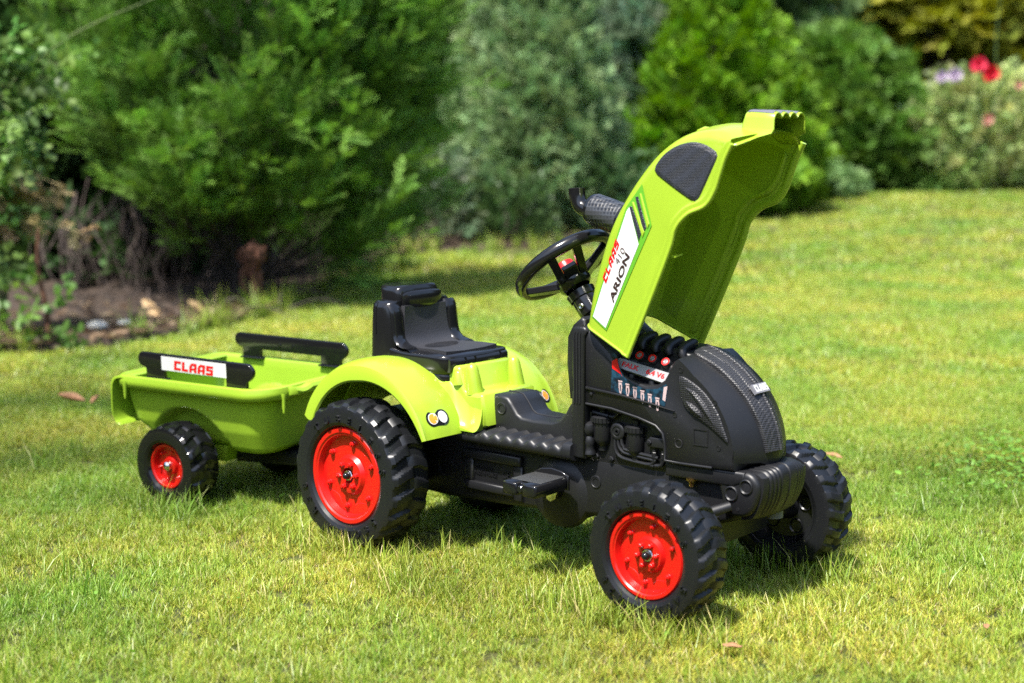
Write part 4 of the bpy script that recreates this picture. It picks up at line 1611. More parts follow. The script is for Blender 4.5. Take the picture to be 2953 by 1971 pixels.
for s in (-1, 1):
    rings = []
    for i, (x, z) in enumerate(Fc):
        a, c_ = Fc[max(0, i - 1)], Fc[min(HN - 1, i + 1)]
        t = (c_ - a) / np.linalg.norm(c_ - a)
        nx, nz = t[1], -t[0]
        ring = []
        for u_, v_ in ((-.004, .0005), (-.002, .0035), (.001, .0048), (.0035, .0040), (.0042, .0010), (.0030, -.0025), (.0005, -.0045), (-.003, -.0050), (-.0055, -.0035)):
            ring.append((x + nx * u_, (WF + .001 + v_) * s, z + nz * u_))
        rings.append(ring)
    mk('rim_lip', *loft(rings), GREEN, hood, angle=60)
    # stiffening step inside the wall, parallel to the rim
    rings = []
    for i in range(2, HN - 6):
        f, r = Fc[i], Rc[i]
        d_ = (r - f) / np.linalg.norm(r - f)
        L_ = np.linalg.norm(r - f)
        yw = WF - (WF - WR) * min(1, .020 / L_) - .0028
        q0 = f + d_ * min(.016, L_ * .4)
        q1 = f + d_ * min(.024, L_ * .6)
        rings.append([(q0[0], (yw + .0015) * s, q0[1]), ((q0[0] * .6 + q1[0] * .4), (yw - .0032) * s, q0[1] * .6 + q1[1] * .4), (q1[0], (yw - .0030) * s, q1[1]), (q1[0], (yw + .0012) * s, q1[1])])
    mk('inner_step', *loft(rings), GREEN, hood, angle=60)


def drape(x, z, off, s=-1):
    h = bvh_hood.ray_cast(Vector((x, -.5, z)), Vector((0, 1, 0)))
    if h[0] is None:
        h = bvh_hood.find_nearest(Vector((x, -.1, z)))
    n = h[1]
    if n.y > 0:
        n = -n
    p = h[0] + n * off
    return (p.x, p.y, p.z) if s < 0 else (p.x, -p.y, p.z)


def decal(name, poly, off, mat, parent, step=.012, thick=0.0, s=-1, edge=0.0):
    V, F = tri_fill(poly, step)
    VV = [drape(a, b, off, s) for a, b in V]
    return mk(name, VV, F, mat, parent, smooth=True)


def raised_panel(name, poly, h, mat, parent, s=-1, edge=.004):
    """panel standing proud of the hood with sloped edges"""
    P = np.array(poly)
    i1 = inset_poly(P, np.full(len(P), edge * .35))
    i2 = inset_poly(P, np.full(len(P), edge))
    V, F = tri_fill([tuple(q) for q in i2], .012)
    mb = MB()
    mb.add([drape(a, b, h, s) for a, b in V], F)
    n = len(P)
    rings = [[drape(a, b, .0002, s) for a, b in P], [drape(a, b, h * .75, s) for a, b in i1], [drape(a, b, h, s) for a, b in i2]]
    VV = [v for r in rings for v in r]
    FF = []
    for k in range(2):
        for j in range(n):
            FF.append((k * n + j, k * n + (j + 1) % n, (k + 1) * n + (j + 1) % n, (k + 1) * n + j))
    mb.add(VV, FF)
    return mb.build(name, mat, parent, angle=30)


win = curve([(.598, .7005), (.611, .717), (.630, .729), (.650, .7355), (.672, .738), (.694, .7335), (.714, .7235), (.718, .716), (.709, .696), (.688, .655), (.682, .6485), (.673, .648), (.640, .665), (.604, .686), (.597, .693)], 44, closed=True)
for s in (-1, 1):
    raised_panel('window_grille', win, .0032, MESHM, hood, s, .007)
    dec = decal('side_sticker', [(.471, .451), (.505, .431), (.5960, .607), (.573, .672), (.541, .634)], .0010, DGREEN, hood, s=s)
    decal('white_panel', [(.4745, .4525), (.5035, .4355), (.5705, .5760), (.5485, .6350), (.5430, .6285)], .0016, WHITE, dec, s=s)
    raised_panel('vent_fin', [(.5535, .6430), (.5575, .6435), (.5825, .5960), (.5785, .5865)], .0030, GREEN, dec, s, .0012)
    raised_panel('vent_fin', [(.5690, .6570), (.5725, .6575), (.5920, .6090), (.5880, .6010)], .0030, GREEN, dec, s, .0012)
    raised_panel('vent_slot', [(.5480, .6355), (.5540, .6365), (.5755, .5935), (.5705, .5800)], .0022, MESHM, dec, s, .001)
    raised_panel('vent_slot', [(.5600, .6510), (.5660, .6525), (.5855, .6030), (.5800, .5930)], .0022, MESHM, dec, s, .001)
# lettering on the near side: runs up along the panel
lets, tw = wordmark('CLAAS')
bx, bz = .5030, .5085
ex1 = Vector((.0270, .0655))        # end minus start of the base line (x, z)
ey1 = Vector((-.0088, .0066))
for qs in lets:
    mb = MB()
    for q in qs:
        P = [(bx + ex1[0] * a / tw * 1.0 + ey1[0] * b, bz + ex1[1] * a / tw + ey1[1] * b) for a, b in q]
        V, F = tri_fill(P, .01)
        mb.add([drape(a, b, .0024) for a, b in V], F)
    mb.build('letter', REDP, dec, smooth=False)


def print_text(s, x0, z0, dx_, dz_, hx, hz, mat, bold=0.0):
    """one mesh per letter, along the base line (x0,z0)+(dx,dz)"""
    V, F = text_mesh(s, 1.0, 0, bold)
    wmax = max(v[0] for v in V)
    hmax = max(v[1] for v in V)
    allv = [drape(x0 + dx_ * v[0] / wmax + hx * v[1] / hmax, z0 + dz_ * v[0] / wmax + hz * v[1] / hmax, .0024) for v in V]
    return mk('printed_word', allv, F, mat, dec, smooth=False)


print_text('410', .5285, .5395, .0150, .0255, -.0082, .0062, GREYP)
print_text('ARION', .5200, .4790, .0330, .0770, -.0092, .0068, DKPRINT, .03)
# moulded bulges on the crown of the hood
for s in (-1, 1):
    MB().add(*lathe([(0, .0), (.004, .0035), (.018, .007), (.032, .0035), (.036, 0)], (.640, .045 * s, .7535), (1, 0, .10), 16)).build('crown_bulge', GREEN, hood)
# nose grip: a duct with four rounded flutes on top
rings = []
pr = []
for q in np.linspace(-1, 1, 65):
    y = q * .046
    pr.append((y, .0075 * abs(math.sin((q + 1) * PI * 2)) ** .7))
for i, (x, zb, zt, sc2) in enumerate(((.722, .752, .757, .9), (.727, .752, .770, .97), (.731, .752, .777, 1), (.74, .751, .779, 1), (.76, .750, .7775, 1), (.782, .749, .7755, 1), (.7835, .749, .7745, .99))):
    def edge_x(y):
        return .742 + .030 * (1 - (y / .1) ** 2) + .0025
    ring = [(min(x - .004, edge_x(-.094)), -.094 * sc2, zb - .0165), (min(x - .004, edge_x(-.078)), -.078 * sc2, zb - .0105), (min(x - .003, edge_x(-.060)), -.060 * sc2, zb - .004), (x - .002, -.0515 * sc2, zb + .001), (x, -.048 * sc2, zb + .008), (x, -.0475 * sc2, zt - .004)]
    fl = 1 if i > 1 else .3
    ring += [(x, y * sc2, zt + h * fl) for y, h in pr]
    ring += [(a, -b, c) for a, b, c in ring[5::-1]]
    rings.append(ring)
gr_ = mk('nose_grip', *loft(rings, closed=False), GREEN, hood, angle=35)
if sum(1 if (p.center - Vector((.75, 0, .755))).dot(p.normal) > 0 else -1 for p in gr_.data.polygons) < 0:
    gr_.data.flip_normals()
so = gr_.modifiers.new('thickness', 'SOLIDIFY')
so.thickness = .003
so.offset = -1
for k in range(4):
    yc = -.0345 + .023 * k
    rings = []
    for x, zt in ((.734, .7785), (.74, .7792), (.76, .7778), (.779, .7760)):
        ring = []
        for q in np.linspace(-.75, .75, 9):
            y = yc + q * .0115
            qq = y / .046
            ring.append((x, y, zt + .0075 * abs(math.sin((qq + 1) * PI * 2)) ** .7 + .0008))
        rings.append(ring)
    mk('grip_strip', *loft(rings, closed=False), plastic('grip_grey', (.11, .11, .13), .4, bump=.5, bscale=300), gr_)
# little fin inside the near wall
mb = MB().add([(.626, -.100, .560), (.640, -.1, .560), (.640, -.080, .563), (.626, -.1, .5575), (.640, -.1, .5575), (.640, -.080, .5605)], [(0, 1, 2), (3, 4, 5), (0, 1, 4, 3), (1, 2, 5, 4), (2, 0, 3, 5)])
mb.build('inner_fin', GREEN, hood, smooth=False)
# exhaust on the hood roof
eb = Vector((.535, -.022, .594))
ea = Vector((-.965, 0, .26)).normalized()
mb = MB().add(*lathe([(0, .0245), (.050, .0245), (.0515, .0275), (.121, .0275), (.126, .0250), (.128, .0130)], eb, ea, 40))
ex_ = mb.build('exhaust', GLOSS, hood)
MB().add(*lathe([(.0560, .02775), (.1180, .02775)], eb, ea, 56)).build('honeycomb_sleeve', HEX, ex_)
e0 = eb + ea * .124 + Vector((0, 0, -.004))
pts = curve([tuple(e0), tuple(e0 + Vector((-.014, 0, .002))), tuple(e0 + Vector((-.027, 0, .010))), tuple(e0 + Vector((-.033, 0, .024))), tuple(e0 + Vector((-.0345, 0, .038)))], 16)
MB().add(*tube(pts, list(np.linspace(.0130, .0145, 16)), 22)).build('exhaust_elbow', GLOSS, ex_)
MB().add(*lathe([(-.0004, .0115), (.0006, .0115), (.0002, .0)], pts[-1], (-.03, 0, 1), 20)).build('exhaust_mouth', plastic('mouth_shadow_black', (.004, .004, .004), .9), ex_)  # flat black disc: the dark of the hollow mouth put into colour

# ------------------------------------------------------------------ TRAILER
trailer = empty('toy_trailer', 'lime green toy tipping trailer with black side rails and red wheel discs behind the tractor', 'toy trailer', (-.5591, -.0357, 0), (.0322, 0, .114))


def trr(x, y):
    return (x, y)


# open tub: rounded rectangular sections, wall turned over into a rim
def rrect(x0, x1, w, r0, r1, n=8):
    """rounded rectangle, corner radius r0 at the back, r1 at the front"""
    pts = []
    for (cx_, cy_, r, a0) in ((x1 - r1, w - r1, r1, 0), (x0 + r0, w - r0, r0, 90), (x0 + r0, -w + r0, r0, 180), (x1 - r1, -w + r1, r1, 270)):
        for k in range(n):
            a = math.radians(a0 + 90 * k / (n - 1))
            pts.append((cx_ + r * math.cos(a), cy_ + r * math.sin(a)))
    # densify long sides
    out_ = []
    for i in range(len(pts)):
        a, b = pts[i], pts[(i + 1) % len(pts)]
        dd = math.hypot(b[0] - a[0], b[1] - a[1])
        m = max(1, int(dd / .018))
        for k in range(m):
            out_.append((a[0] + (b[0] - a[0]) * k / m, a[1] + (b[1] - a[1]) * k / m))
    return out_


base_n = None
levels = [  # z, x0, x1, half width, rear r, front r
    (.112, -.085, .180, .090, .02, .03),
    (.114, -.100, .198, .108, .025, .035),
    (.124, -.118, .212, .120, .03, .04),
    (.160, -.165, .222, .134, .03, .05),
    (.200, -.172, .230, .141, .03, .055),
    (.234, -.175, .236, .146, .03, .060),
    (.250, -.176, .238, .1475, .03, .060),
    (.2545, -.1775, .2400, .1500, .03, .062),
    (.2560, -.1800, .2440, .1540, .032, .064),
    (.2545, -.1830, .2475, .1575, .034, .066),
    (.248, -.1845, .2490, .1590, .035, .067),
    (.234, -.1850, .2495, .1600, .035, .067)]


def even(pts, n):
    P = np.array(pts + [pts[0]])
    s = np.r_[0, np.cumsum(np.linalg.norm(np.diff(P, axis=0), axis=1))]
    # start every section at the front middle
    tt = np.linspace(0, s[-1], n, endpoint=False)
    return np.stack([np.interp(tt, s, P[:, k]) for k in range(2)], 1)


rings = []
for z, x0, x1, hw_, r0, r1 in levels:
    pts = rrect(x0, x1, hw_, r0, r1)
    # start at (x1, 0)
    P = even(pts, 160)
    i0 = np.argmin((P[:, 0] - x1) ** 2 + P[:, 1] ** 2)
    P = np.roll(P, -i0, 0)
    rings.append([(x, y, z) for x, y in P])


def arch_push(v):
    """bulge of the wheel arch pressed into the wall"""
    x, y, z = v
    dxa, dza = (x - .006) / .118, (z - .080) / .122
    q = 1 - (dxa * dxa + dza * dza)
    if q > 0 and abs(y) > .06 and z < .215:
        k = min(1, q * 5)
        k = k * k * (3 - 2 * k)
        y = y - math.copysign(.032 * k, y)
    return (x, y, z)


# more rows on the wall for the arch
fine = []
for i in range(len(rings) - 1):
    m = 8 if 2 <= i <= 4 else 1
    for k in range(m):
        t = k / m
        fine.append([arch_push(tuple(np.array(a) * (1 - t) + np.array(b) * t)) for a, b in zip(rings[i], rings[i + 1])])
fine.append(rings[-1])
V, F = loft(fine, caps=False)
F.append(tuple(range(len(fine[0]))))
tub = mk('tub', V, F, GREEN2, trailer, angle=50)
if sum(1 if (p.center - Vector((0, 0, .2))).dot(p.normal) > 0 else -1 for p in tub.data.polygons) < 0:
    tub.data.flip_normals()
so = tub.modifiers.new('thickness', 'SOLIDIFY')
so.thickness = .0035
so.offset = -1
# tail board: curled end that hangs down at the back
rings = []
tb = curve([(-.155, .2570), (-.172, .2565), (-.186, .250), (-.193, .236), (-.1955, .205), (-.1955, .175), (-.190, .160), (-.176, .153)], 24)
for y, k in ((-.1615, .004), (-.1605, 0), (-.150, 0), (.150, 0), (.1605, 0), (.1615, .004)):
    ring = [(x + k, y, z - k) for x, z in tb]
    ring += [(x + .0045, y, z - .004) for x, z in tb[::-1]]
    rings.append(ring)
mk('tail_board', *loft(rings), GREEN2, trailer, angle=50)
mb = EACH()
for s in (-1, 1):
    mb.add(*lathe([(0, .006), (.004, .006), (.010, .0045), (.028, .0035), (.036, .002), (.037, 0)], (-.145, .163 * s, .246), (0, .05 * s, -1), 12))
    mb.add(*lathe([(0, .006), (.004, .006), (.010, .0045), (.030, .0035), (.040, .002), (.041, 0)], (.252, .10 * s, .246), (0, .05 * s, -1), 12))
mb.build('rim_peg', GREEN2, trailer)
# front lip with a finger groove
rings = []
for y in np.linspace(-.085, .085, 41):
    a = abs(y) / .085
    dip = .006 * math.sin(min(1, max(0, (abs(y) - .030) / .045)) * PI)
    rings.append([(.236, y, .2565), (.252 + .012 * (1 - a ** 4), y, .2560 - dip), (.256 + .012 * (1 - a ** 4), y, .250 - dip), (.256 + .010 * (1 - a ** 4), y, .240), (.240, y, .238)])
mk('front_lip', *loft(rings), GREEN2, trailer, angle=40)
# side rails
for s in (-1, 1):
    rl = [(-.094, .2575), (-.094, .274), (-.096, .279), (-.104, .281)] + [tuple(p) for p in curve([(-.110, .283), (-.117, .292), (-.116, .303), (-.109, .3105), (-.100, .3115)], 8)] + [(.20, .3085)]
    rl += [tuple(p) for p in curve([(.206, .306), (.215, .297), (.215, .286), (.207, .276), (.200, .272)], 8)] + [(.196, .270), (.195, .2555), (.140, .2555), (.140, .275), (-.040, .277), (-.040, .2575)]
    V, F = slab(rl, *sorted((.1385 * s, .1475 * s)), edge=.0012)
    rail = mk('side_rail', V, F, GLOSS, trailer, angle=45)
    mb = EACH()
    mb.add(*box(-.100, -.034, *sorted((.1345 * s, .1515 * s)), .2550, .2590))
    mb.add(*box(.134, .201, *sorted((.1345 * s, .1515 * s)), .2535, .2575))
    for o in mb.build('rail_foot', GLOSS, rail, smooth=False):
        bevel(o, .001, 1)
    if s < 0:
        Y = -.1478
        V, F = tri_fill([(-.046, .2775), (.142, .2755), (.1425, .3050), (-.0455, .3070)], .2)
        stp = mk('rail_sticker', [(a, Y, b) for a, b in V], F, WHITE, rail, smooth=False)
        lets, tw = wordmark('CLAAS', .10)
        for qs in lets:
            mb = MB()
            for q in qs:
                mb.add([(-.0085 + a * .1125 / tw, Y - .0006, .2808 + b * .0195 - .0008 * a) for a, b in q], [(0, 1, 2, 3)])
            mb.build('letter', REDP, stp, smooth=False)
    else:
        for bx_ in (.02, .06):
            MB().add(*lathe([(0, .005), (.0012, .0045), (.0012, 0)], (bx_, .1385, .291), (0, -1, 0), 14)).build('rail_rivet', GLOSS, rail)
# wheels, axle, drawbar
TR = .0853
wheel(trailer, 0, -.2015, TR, TR + .0025, .080, 14, .0052, .0475, None, .15, trailer=True, label='near trailer wheel with red disc and silver bolt')
wheel(trailer, 0, .2015, TR, TR + .0025, .080, 14, .0052, .0475, None, .4, trailer=True, far=True)
mb = MB().add(*tube([(0, -.16, TR), (0, .16, TR)], .008, 12))
mb.add(*slab([(-.03, .075), (.05, .075), (.06, .112), (-.03, .112)], -.075, .075, edge=.004))
mb.build('axle_carrier', GREEN2, trailer)
MB().add(*slab([(.05, .070), (.33, .085), (.42, .105), (.42, .118), (.33, .105), (.05, .108)], -.045, .045, edge=.006)).build('drawbar', BLACK, trailer, angle=50)

# ------------------------------------------------------------------ GARDEN PLANTS
def lerp_prof(*pts):
    xs, ys = zip(*pts)
    return lambda t: float(np.interp(t, xs, ys))


YT = (.38, .44, .04)       # fresh yellow-green tips
DARK = (.035, .075, .022)

# big spreading juniper on the left, bare twigs and dead wood beneath it
JR = np.random.default_rng(5)
juniper = empty('juniper_bush', 'big sprawling green juniper with bare dead twigs underneath, at the lawn edge behind the trailer', 'shrub', G(-1.25, 7.35, -.02), (0, 0, -YAW))
nbr = 92
pos, dirs, size, muls, paths = [], [], [], [], []
for i in range(nbr):
    ang = JR.uniform(-PI, 0.25) if i < 78 else JR.uniform(0, PI)
    h0 = JR.uniform(.12, 2.0)
    reach = (1.12 - .20 * abs(h0 - 1.0)) * JR.uniform(.72, 1.08)
    ex, ey = math.cos(ang), math.sin(ang)
    # right-hand side hangs to the ground, the front left is lifted clear of it
    side = ex
    if h0 < .50 and side < .45 and ey < 0.3:
        h0 = JR.uniform(.50, 1.3)
    tip = np.array([ex * reach * (1.02 if ex < 0 else .80), ey * reach * .95, h0 + JR.uniform(.02, .28)])
    st = np.array([ex * .06, ey * .06, max(.1, h0 - .45)])
    md = st * .45 + tip * .55 + [0, 0, -.05]
    P = curve([tuple(st), tuple(md), tuple(tip)], 12)
    paths.append((P, .5))
    T = tip - md
    T = T / np.linalg.norm(T)
    for q in range(9):
        t0 = JR.uniform(.45, 1.0)
        o0 = np.array([np.interp(t0, np.linspace(0, 1, 12), P[:, k]) for k in range(3)])
        ax = T + JR.normal(0, .42, 3) + np.array([.28, 0, .30])
        ax /= np.linalg.norm(ax)
        L = JR.uniform(.20, .42)
        m = 13
        s_ = JR.uniform(0, 1, m)
        lat = JR.normal(0, 1, (m, 3)) * [1, 1, .55]
        pos.append(o0 + ax * (L * s_)[:, None] + lat * (.012 + .035 * (1 - s_))[:, None] + np.array([0, 0, -.05]) * (s_ ** 2)[:, None])
        dirs.append(ax + lat * .42)
        size.append(JR.uniform(.10, .17, m) * (1.1 - .35 * s_))
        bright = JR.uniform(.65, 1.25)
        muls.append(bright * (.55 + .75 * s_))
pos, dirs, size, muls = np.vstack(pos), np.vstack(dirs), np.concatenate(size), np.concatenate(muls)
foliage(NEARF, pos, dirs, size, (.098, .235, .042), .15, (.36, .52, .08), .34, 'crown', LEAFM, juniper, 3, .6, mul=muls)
limbs(juniper, 'branches', None, paths, .016, BARK, .25)
tw = []
for i in range(170):
    x0, y0 = JR.uniform(-.95, .25), JR.uniform(-.55, .4)
    z0 = JR.uniform(.25, .62)
    P = [(x0, y0, z0)]
    for k in range(4):
        a = P[-1]
        P.append((a[0] + JR.normal(0, .05), a[1] + JR.normal(-.01, .05), max(.0, a[2] - z0 / 4 * JR.uniform(.7, 1.15))))
    tw.append((curve(P, 9), JR.uniform(.35, 1)))
for i in range(26):
    x0, y0 = JR.uniform(-1.0, .35), JR.uniform(-1.15, -.5)
    a = JR.uniform(0, 2 * PI)
    L = JR.uniform(.15, .4)
    tw.append((curve([(x0, y0, .03), (x0 + L * .5 * math.cos(a), y0 + L * .5 * math.sin(a), .03 + JR.uniform(.02, .09)), (x0 + L * math.cos(a), y0 + L * math.sin(a), .025)], 8), JR.uniform(.5, 1.1)))
tl_ = limbs(juniper, 'dead_twigs', None, tw, .0058, TWIG, .4)
tl_['kind'] = 'stuff'

# dark conifer at the top left
conifer('dark_conifer', 'dark green conifer behind the juniper at the left edge', -2.55, 8.6, 3.4, lerp_prof((0, 1.0), (.5, .95), (1, .2)), 2300, .30, (0.034, 0.086, 0.030), YT, .08, seed=3, lump=.3, spin=.7, inner=.4)
# dark conifers in the gap
conifer('dark_spruce', 'dark green spruce with drooping branches between the juniper and the grey cypress', -.66, 11.5, 4.2, lerp_prof((0, .45), (.4, .50), (1, .1)), 1800, .26, (0.036, 0.092, 0.030), YT, .10, seed=4, lump=.35, spin=.6, inner=.4, lift=-.05, clump=90)
conifer('bare_spruce', 'shaded spruce with bare lower stems behind the dark spruce', -.1, 12.8, 4.4, lerp_prof((0, .5), (.3, .9), (1, .3)), 1700, .32, (0.034, 0.082, 0.030), YT, .05, seed=5, lump=.3, spin=.6, lift=0, zmin=.5)
# grey-green cypress column
conifer('grey_cypress', 'dense grey green cypress column behind the steering wheel', .17, 10.75, 2.9, lerp_prof((0, .50), (.15, .60), (.35, .55), (.6, .40), (.85, .24), (1, .03)), 6200, .155, (0.173, 0.266, 0.112), (.40, .55, .27), .35, protos=FINE, seed=6, lump=.10, lift=.55, inner=.2, var=.22)
# bluish yew and the orange flowered shrub behind it
conifer('blue_cypress', 'soft blue green cypress shrub left of the raised hood', .98, 12.2, 1.55, lerp_prof((0, .42), (.4, .45), (.8, .30), (1, .05)), 1400, .22, (0.156, 0.240, 0.150), (.2, .27, .17), .3, seed=7, lump=.25, lift=.5, clump=40, cat='shrub')
fl = conifer('flowering_shrub', 'tall dark shrub with orange blossom behind the blue green cypress', 1.12, 14.2, 2.5, lerp_prof((0, .5), (.6, .62), (1, .35)), 900, .26, (0.054, 0.118, 0.032), seed=8, protos=BROAD, lump=.25, cat='shrub')
fr_ = np.random.default_rng(81)
for k in range(16):
    a, z = fr_.uniform(-PI * .95, -.05), fr_.uniform(1.65, 2.35)
    p = Vector((math.cos(a) * .60, math.sin(a) * .60, z))
    mb = MB()
    for q in range(5):
        b = 2 * PI * q / 5
        c = p + Vector((.035 * math.cos(b), -.01, .035 * math.sin(b)))
        mb.add(*lathe([(-.005, .012), (.012, .028), (.020, .030), (.024, .02)], c, (math.cos(b) * .6, -1, math.sin(b) * .6), 7))
    mb.build('blossom', ORANGE, fl)
# bright green thuja
conifer('green_thuja', 'bright green rounded thuja behind the raised hood', 1.62, 12.1, 2.35, lerp_prof((0, .78), (.2, .82), (.42, .70), (.62, .52), (.82, .30), (1, .04)), 3600, .21, (0.092, 0.230, 0.016), (.26, .36, .02), .4, seed=9, lump=.14, lift=.65, inner=.3, var=.28)
conifer('back_conifer', 'dark blue green conifer behind the bright thuja', 2.6, 15.5, 3.6, lerp_prof((0, .8), (.4, .8), (1, .1)), 1300, .34, (0.044, 0.099, 0.040), YT, .1, seed=10, lump=.3, spin=.8)
# arching mid green juniper to the right of the hood
conifer('arching_juniper', 'mid green arching juniper right of the bright thuja', 3.10, 14.5, 1.32, lerp_prof((0, .80), (.35, .80), (.7, .55), (1, .12)), 2300, .26, (0.066, 0.169, 0.029), (.25, .34, .05), .35, seed=11, lump=.3, lift=.45, clump=70, spin=.7, ecc=1.1, cat='shrub')
conifer('blue_spruce', 'dark blue spruce standing behind the arching juniper', 3.75, 17.6, 4.2, lerp_prof((0, 1.0), (.5, .75), (1, .05)), 1500, .38, (0.055, 0.109, 0.084), (.12, .17, .14), .3, seed=12, lump=.3, lift=.05, clump=70, spin=.5)
conifer('golden_cypress', 'golden yellow cypress at the top right', 4.75, 16.4, 3.3, lerp_prof((0, .7), (.35, 1.0), (.7, .8), (1, .2)), 1900, .40, (0.153, 0.184, 0.023), (.42, .38, .03), .45, seed=13, lump=.3, lift=.25, clump=75, spin=.6, zmin=.35)
conifer('right_spruce', 'dark spruce behind the rose bush at the right edge', 6.1, 17.5, 4.4, lerp_prof((0, 1.1), (.5, .9), (1, .1)), 1300, .40, (0.040, 0.084, 0.025), YT, .15, seed=14, lump=.3, spin=.6)
# low ground cover at the bed edge, right of the hood
conifer('low_juniper', 'low pale green spreading juniper at the lawn edge', 2.62, 13.3, .42, lerp_prof((0, .42), (.5, .40), (1, .15)), 750, .17, (0.099, 0.198, 0.070), (.25, .34, .12), .4, seed=15, lump=.3, lift=.4, cat='shrub', trunk_r=.02)
conifer('mound_juniper', 'mounded green juniper at the lawn edge beside the rose bush', 3.75, 14.25, .55, lerp_prof((0, .5), (.5, .46), (1, .15)), 700, .20, (0.064, 0.161, 0.032), (.25, .34, .06), .35, seed=16, lump=.3, lift=.3, cat='shrub', trunk_r=.02)

# undergrowth along the dark gap behind the toy
for (u, d, h, r_, lab, base, sd_) in ((-.55, 9.75, .62, .34, 'small silvery leaved shrub at the foot of the dark spruce', (.12, .17, .10), 31), (.0, 9.85, .42, .30, 'low dark green shrub left of the grey cypress foot', (.05, .11, .035), 32), (.75, 10.5, .55, .40, 'low shaded shrub between the grey cypress and the blue one', (.05, .12, .045), 33)):
    root = empty('low_shrub', lab, 'shrub', G(u, d, -.01), (0, 0, -YAW))
    rr = np.random.default_rng(sd_)
    n = 340
    a, t = rr.uniform(0, 2 * PI, n), rr.uniform(.05, 1, n)
    R = r_ * np.sqrt(rr.uniform(.1, 1, n)) * (1 - .5 * t)
    P = np.stack([R * np.cos(a), R * np.sin(a), t * h], 1)
    foliage(BROAD, P, np.stack([np.cos(a), np.sin(a), np.full(n, .8)], 1), rr.uniform(.07, .15, n), base, .3, (.3, .33, .1), .2, 'leaves', BROADM, root, sd_)
    limbs(root, 'stems', None, [(np.array([(0, 0, 0), (R[k] * .5 * math.cos(a[k]), R[k] * .5 * math.sin(a[k]), P[k, 2] * .6), tuple(P[k])]), .5) for k in range(12)], .010, BARK)

# dark wall of trees, its unseen sides added to shade the toy
RING = [(-3.6, 11.6), (-1.2, 13.6), (0.3, 15.6), (3, 18.8), (6, 19.9), (9.6, 18.5), (9.4, 12), (8.6, 5), (7.6, -3), (3, -6.5), (-3, -6.5), (-6.6, -3), (-7.0, 4), (-5.8, 8.8)]
rc_ = curve(RING, 400, closed=True)
rt_ = np.roll(rc_, -1, 0) - np.roll(rc_, 1, 0)
rt_ /= np.linalg.norm(rt_, axis=1, keepdims=True)
rn_ = np.stack([rt_[:, 1], -rt_[:, 0]], 1)          # towards the garden
if ((np.array([0, 6.0]) - rc_) * rn_).sum(1).mean() < 0:
    rn_ = -rn_
rr = np.random.default_rng(40)
n = 9500
# the part in view is denser than the rest
wgt = np.where((rc_[:, 1] > 9) & (np.abs(rc_[:, 0]) < 9.7), 3.0, 1.0)
k = rr.choice(400, n, p=wgt / wgt.sum())
hgt_ = np.where(rc_[:, 1] > 7, 6.0, 2.6)          # tall trees at the far end, unseen rest kept low for skylight
zz = rr.uniform(0, 1, n) * hgt_[k]
q = rc_[k] + rn_[k] * (rr.uniform(-.5, .5, n) + .45 * np.sin(zz * 2.3 + k * .21) + .35 * np.sin(k * .5))[:, None] + rt_[k] * rr.uniform(-.2, .2, n)[:, None]
P = np.stack([CAM.x + RX * q[:, 0] + FX * q[:, 1], CAM.y + RY * q[:, 0] + FY * q[:, 1], zz], 1)
di = rn_[k]
D = np.stack([RX * di[:, 0] + FX * di[:, 1] + rr.normal(0, .6, n), RY * di[:, 0] + FY * di[:, 1] + rr.normal(0, .6, n), rr.normal(.1, .5, n)], 1)
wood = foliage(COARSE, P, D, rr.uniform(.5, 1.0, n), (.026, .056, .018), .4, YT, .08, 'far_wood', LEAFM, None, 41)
wood['kind'] = 'stuff'
wood['label'] = 'dark mass of trees closing the garden behind the shrubs'
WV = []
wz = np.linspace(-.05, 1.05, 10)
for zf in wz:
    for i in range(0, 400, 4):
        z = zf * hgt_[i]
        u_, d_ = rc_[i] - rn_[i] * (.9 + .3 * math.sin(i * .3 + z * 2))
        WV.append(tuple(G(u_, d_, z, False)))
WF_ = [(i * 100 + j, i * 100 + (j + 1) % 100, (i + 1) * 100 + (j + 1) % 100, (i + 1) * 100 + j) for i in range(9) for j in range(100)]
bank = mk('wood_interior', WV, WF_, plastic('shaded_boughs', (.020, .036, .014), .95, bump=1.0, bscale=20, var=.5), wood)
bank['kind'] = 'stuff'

# rose bush on the right
rose = empty('rose_bush', 'pale green rose bush with red, pink and lilac flowers at the right edge', 'shrub', G(4.42, 14.1, -.02), (0, 0, -YAW))
rr = np.random.default_rng(50)
n = 1150
t = rr.uniform(.03, 1, n)
a = rr.uniform(0, 2 * PI, n)
R = np.interp(t, [0, .3, .7, 1], [.30, .55, .55, .30]) * np.sqrt(rr.uniform(.05, 1, n))
P = np.stack([R * np.cos(a) * 1.25, R * np.sin(a), t ** 1.25 * 1.05], 1)
foliage(BROAD, P, np.stack([np.cos(a) * .7, np.sin(a) * .7, np.full(n, .8)], 1) + rr.normal(0, .3, (n, 3)), rr.uniform(.12, .24, n), (.30, .38, .14), .35, (.60, .56, .26), .3, 'leaves', BROADM, rose, 51)
st = []
for k in range(26):
    b = rr.uniform(0, 2 * PI)
    q = rr.uniform(.1, .5)
    st.append((curve([(.08 * math.cos(b), .08 * math.sin(b), 0), (q * .6 * math.cos(b), q * .6 * math.sin(b), .6), (q * 1.2 * math.cos(b), q * math.sin(b), rr.uniform(.8, 1.15))], 8), 1))
st.append((curve([(.2, 0, .6), (.1, -.1, 1.3), (.12, -.12, 1.85)], 8), .8))
limbs(rose, 'stems', None, st, .008, bark_mat('green_stem', (.05, .10, .03), (.12, .20, .06)), .5)


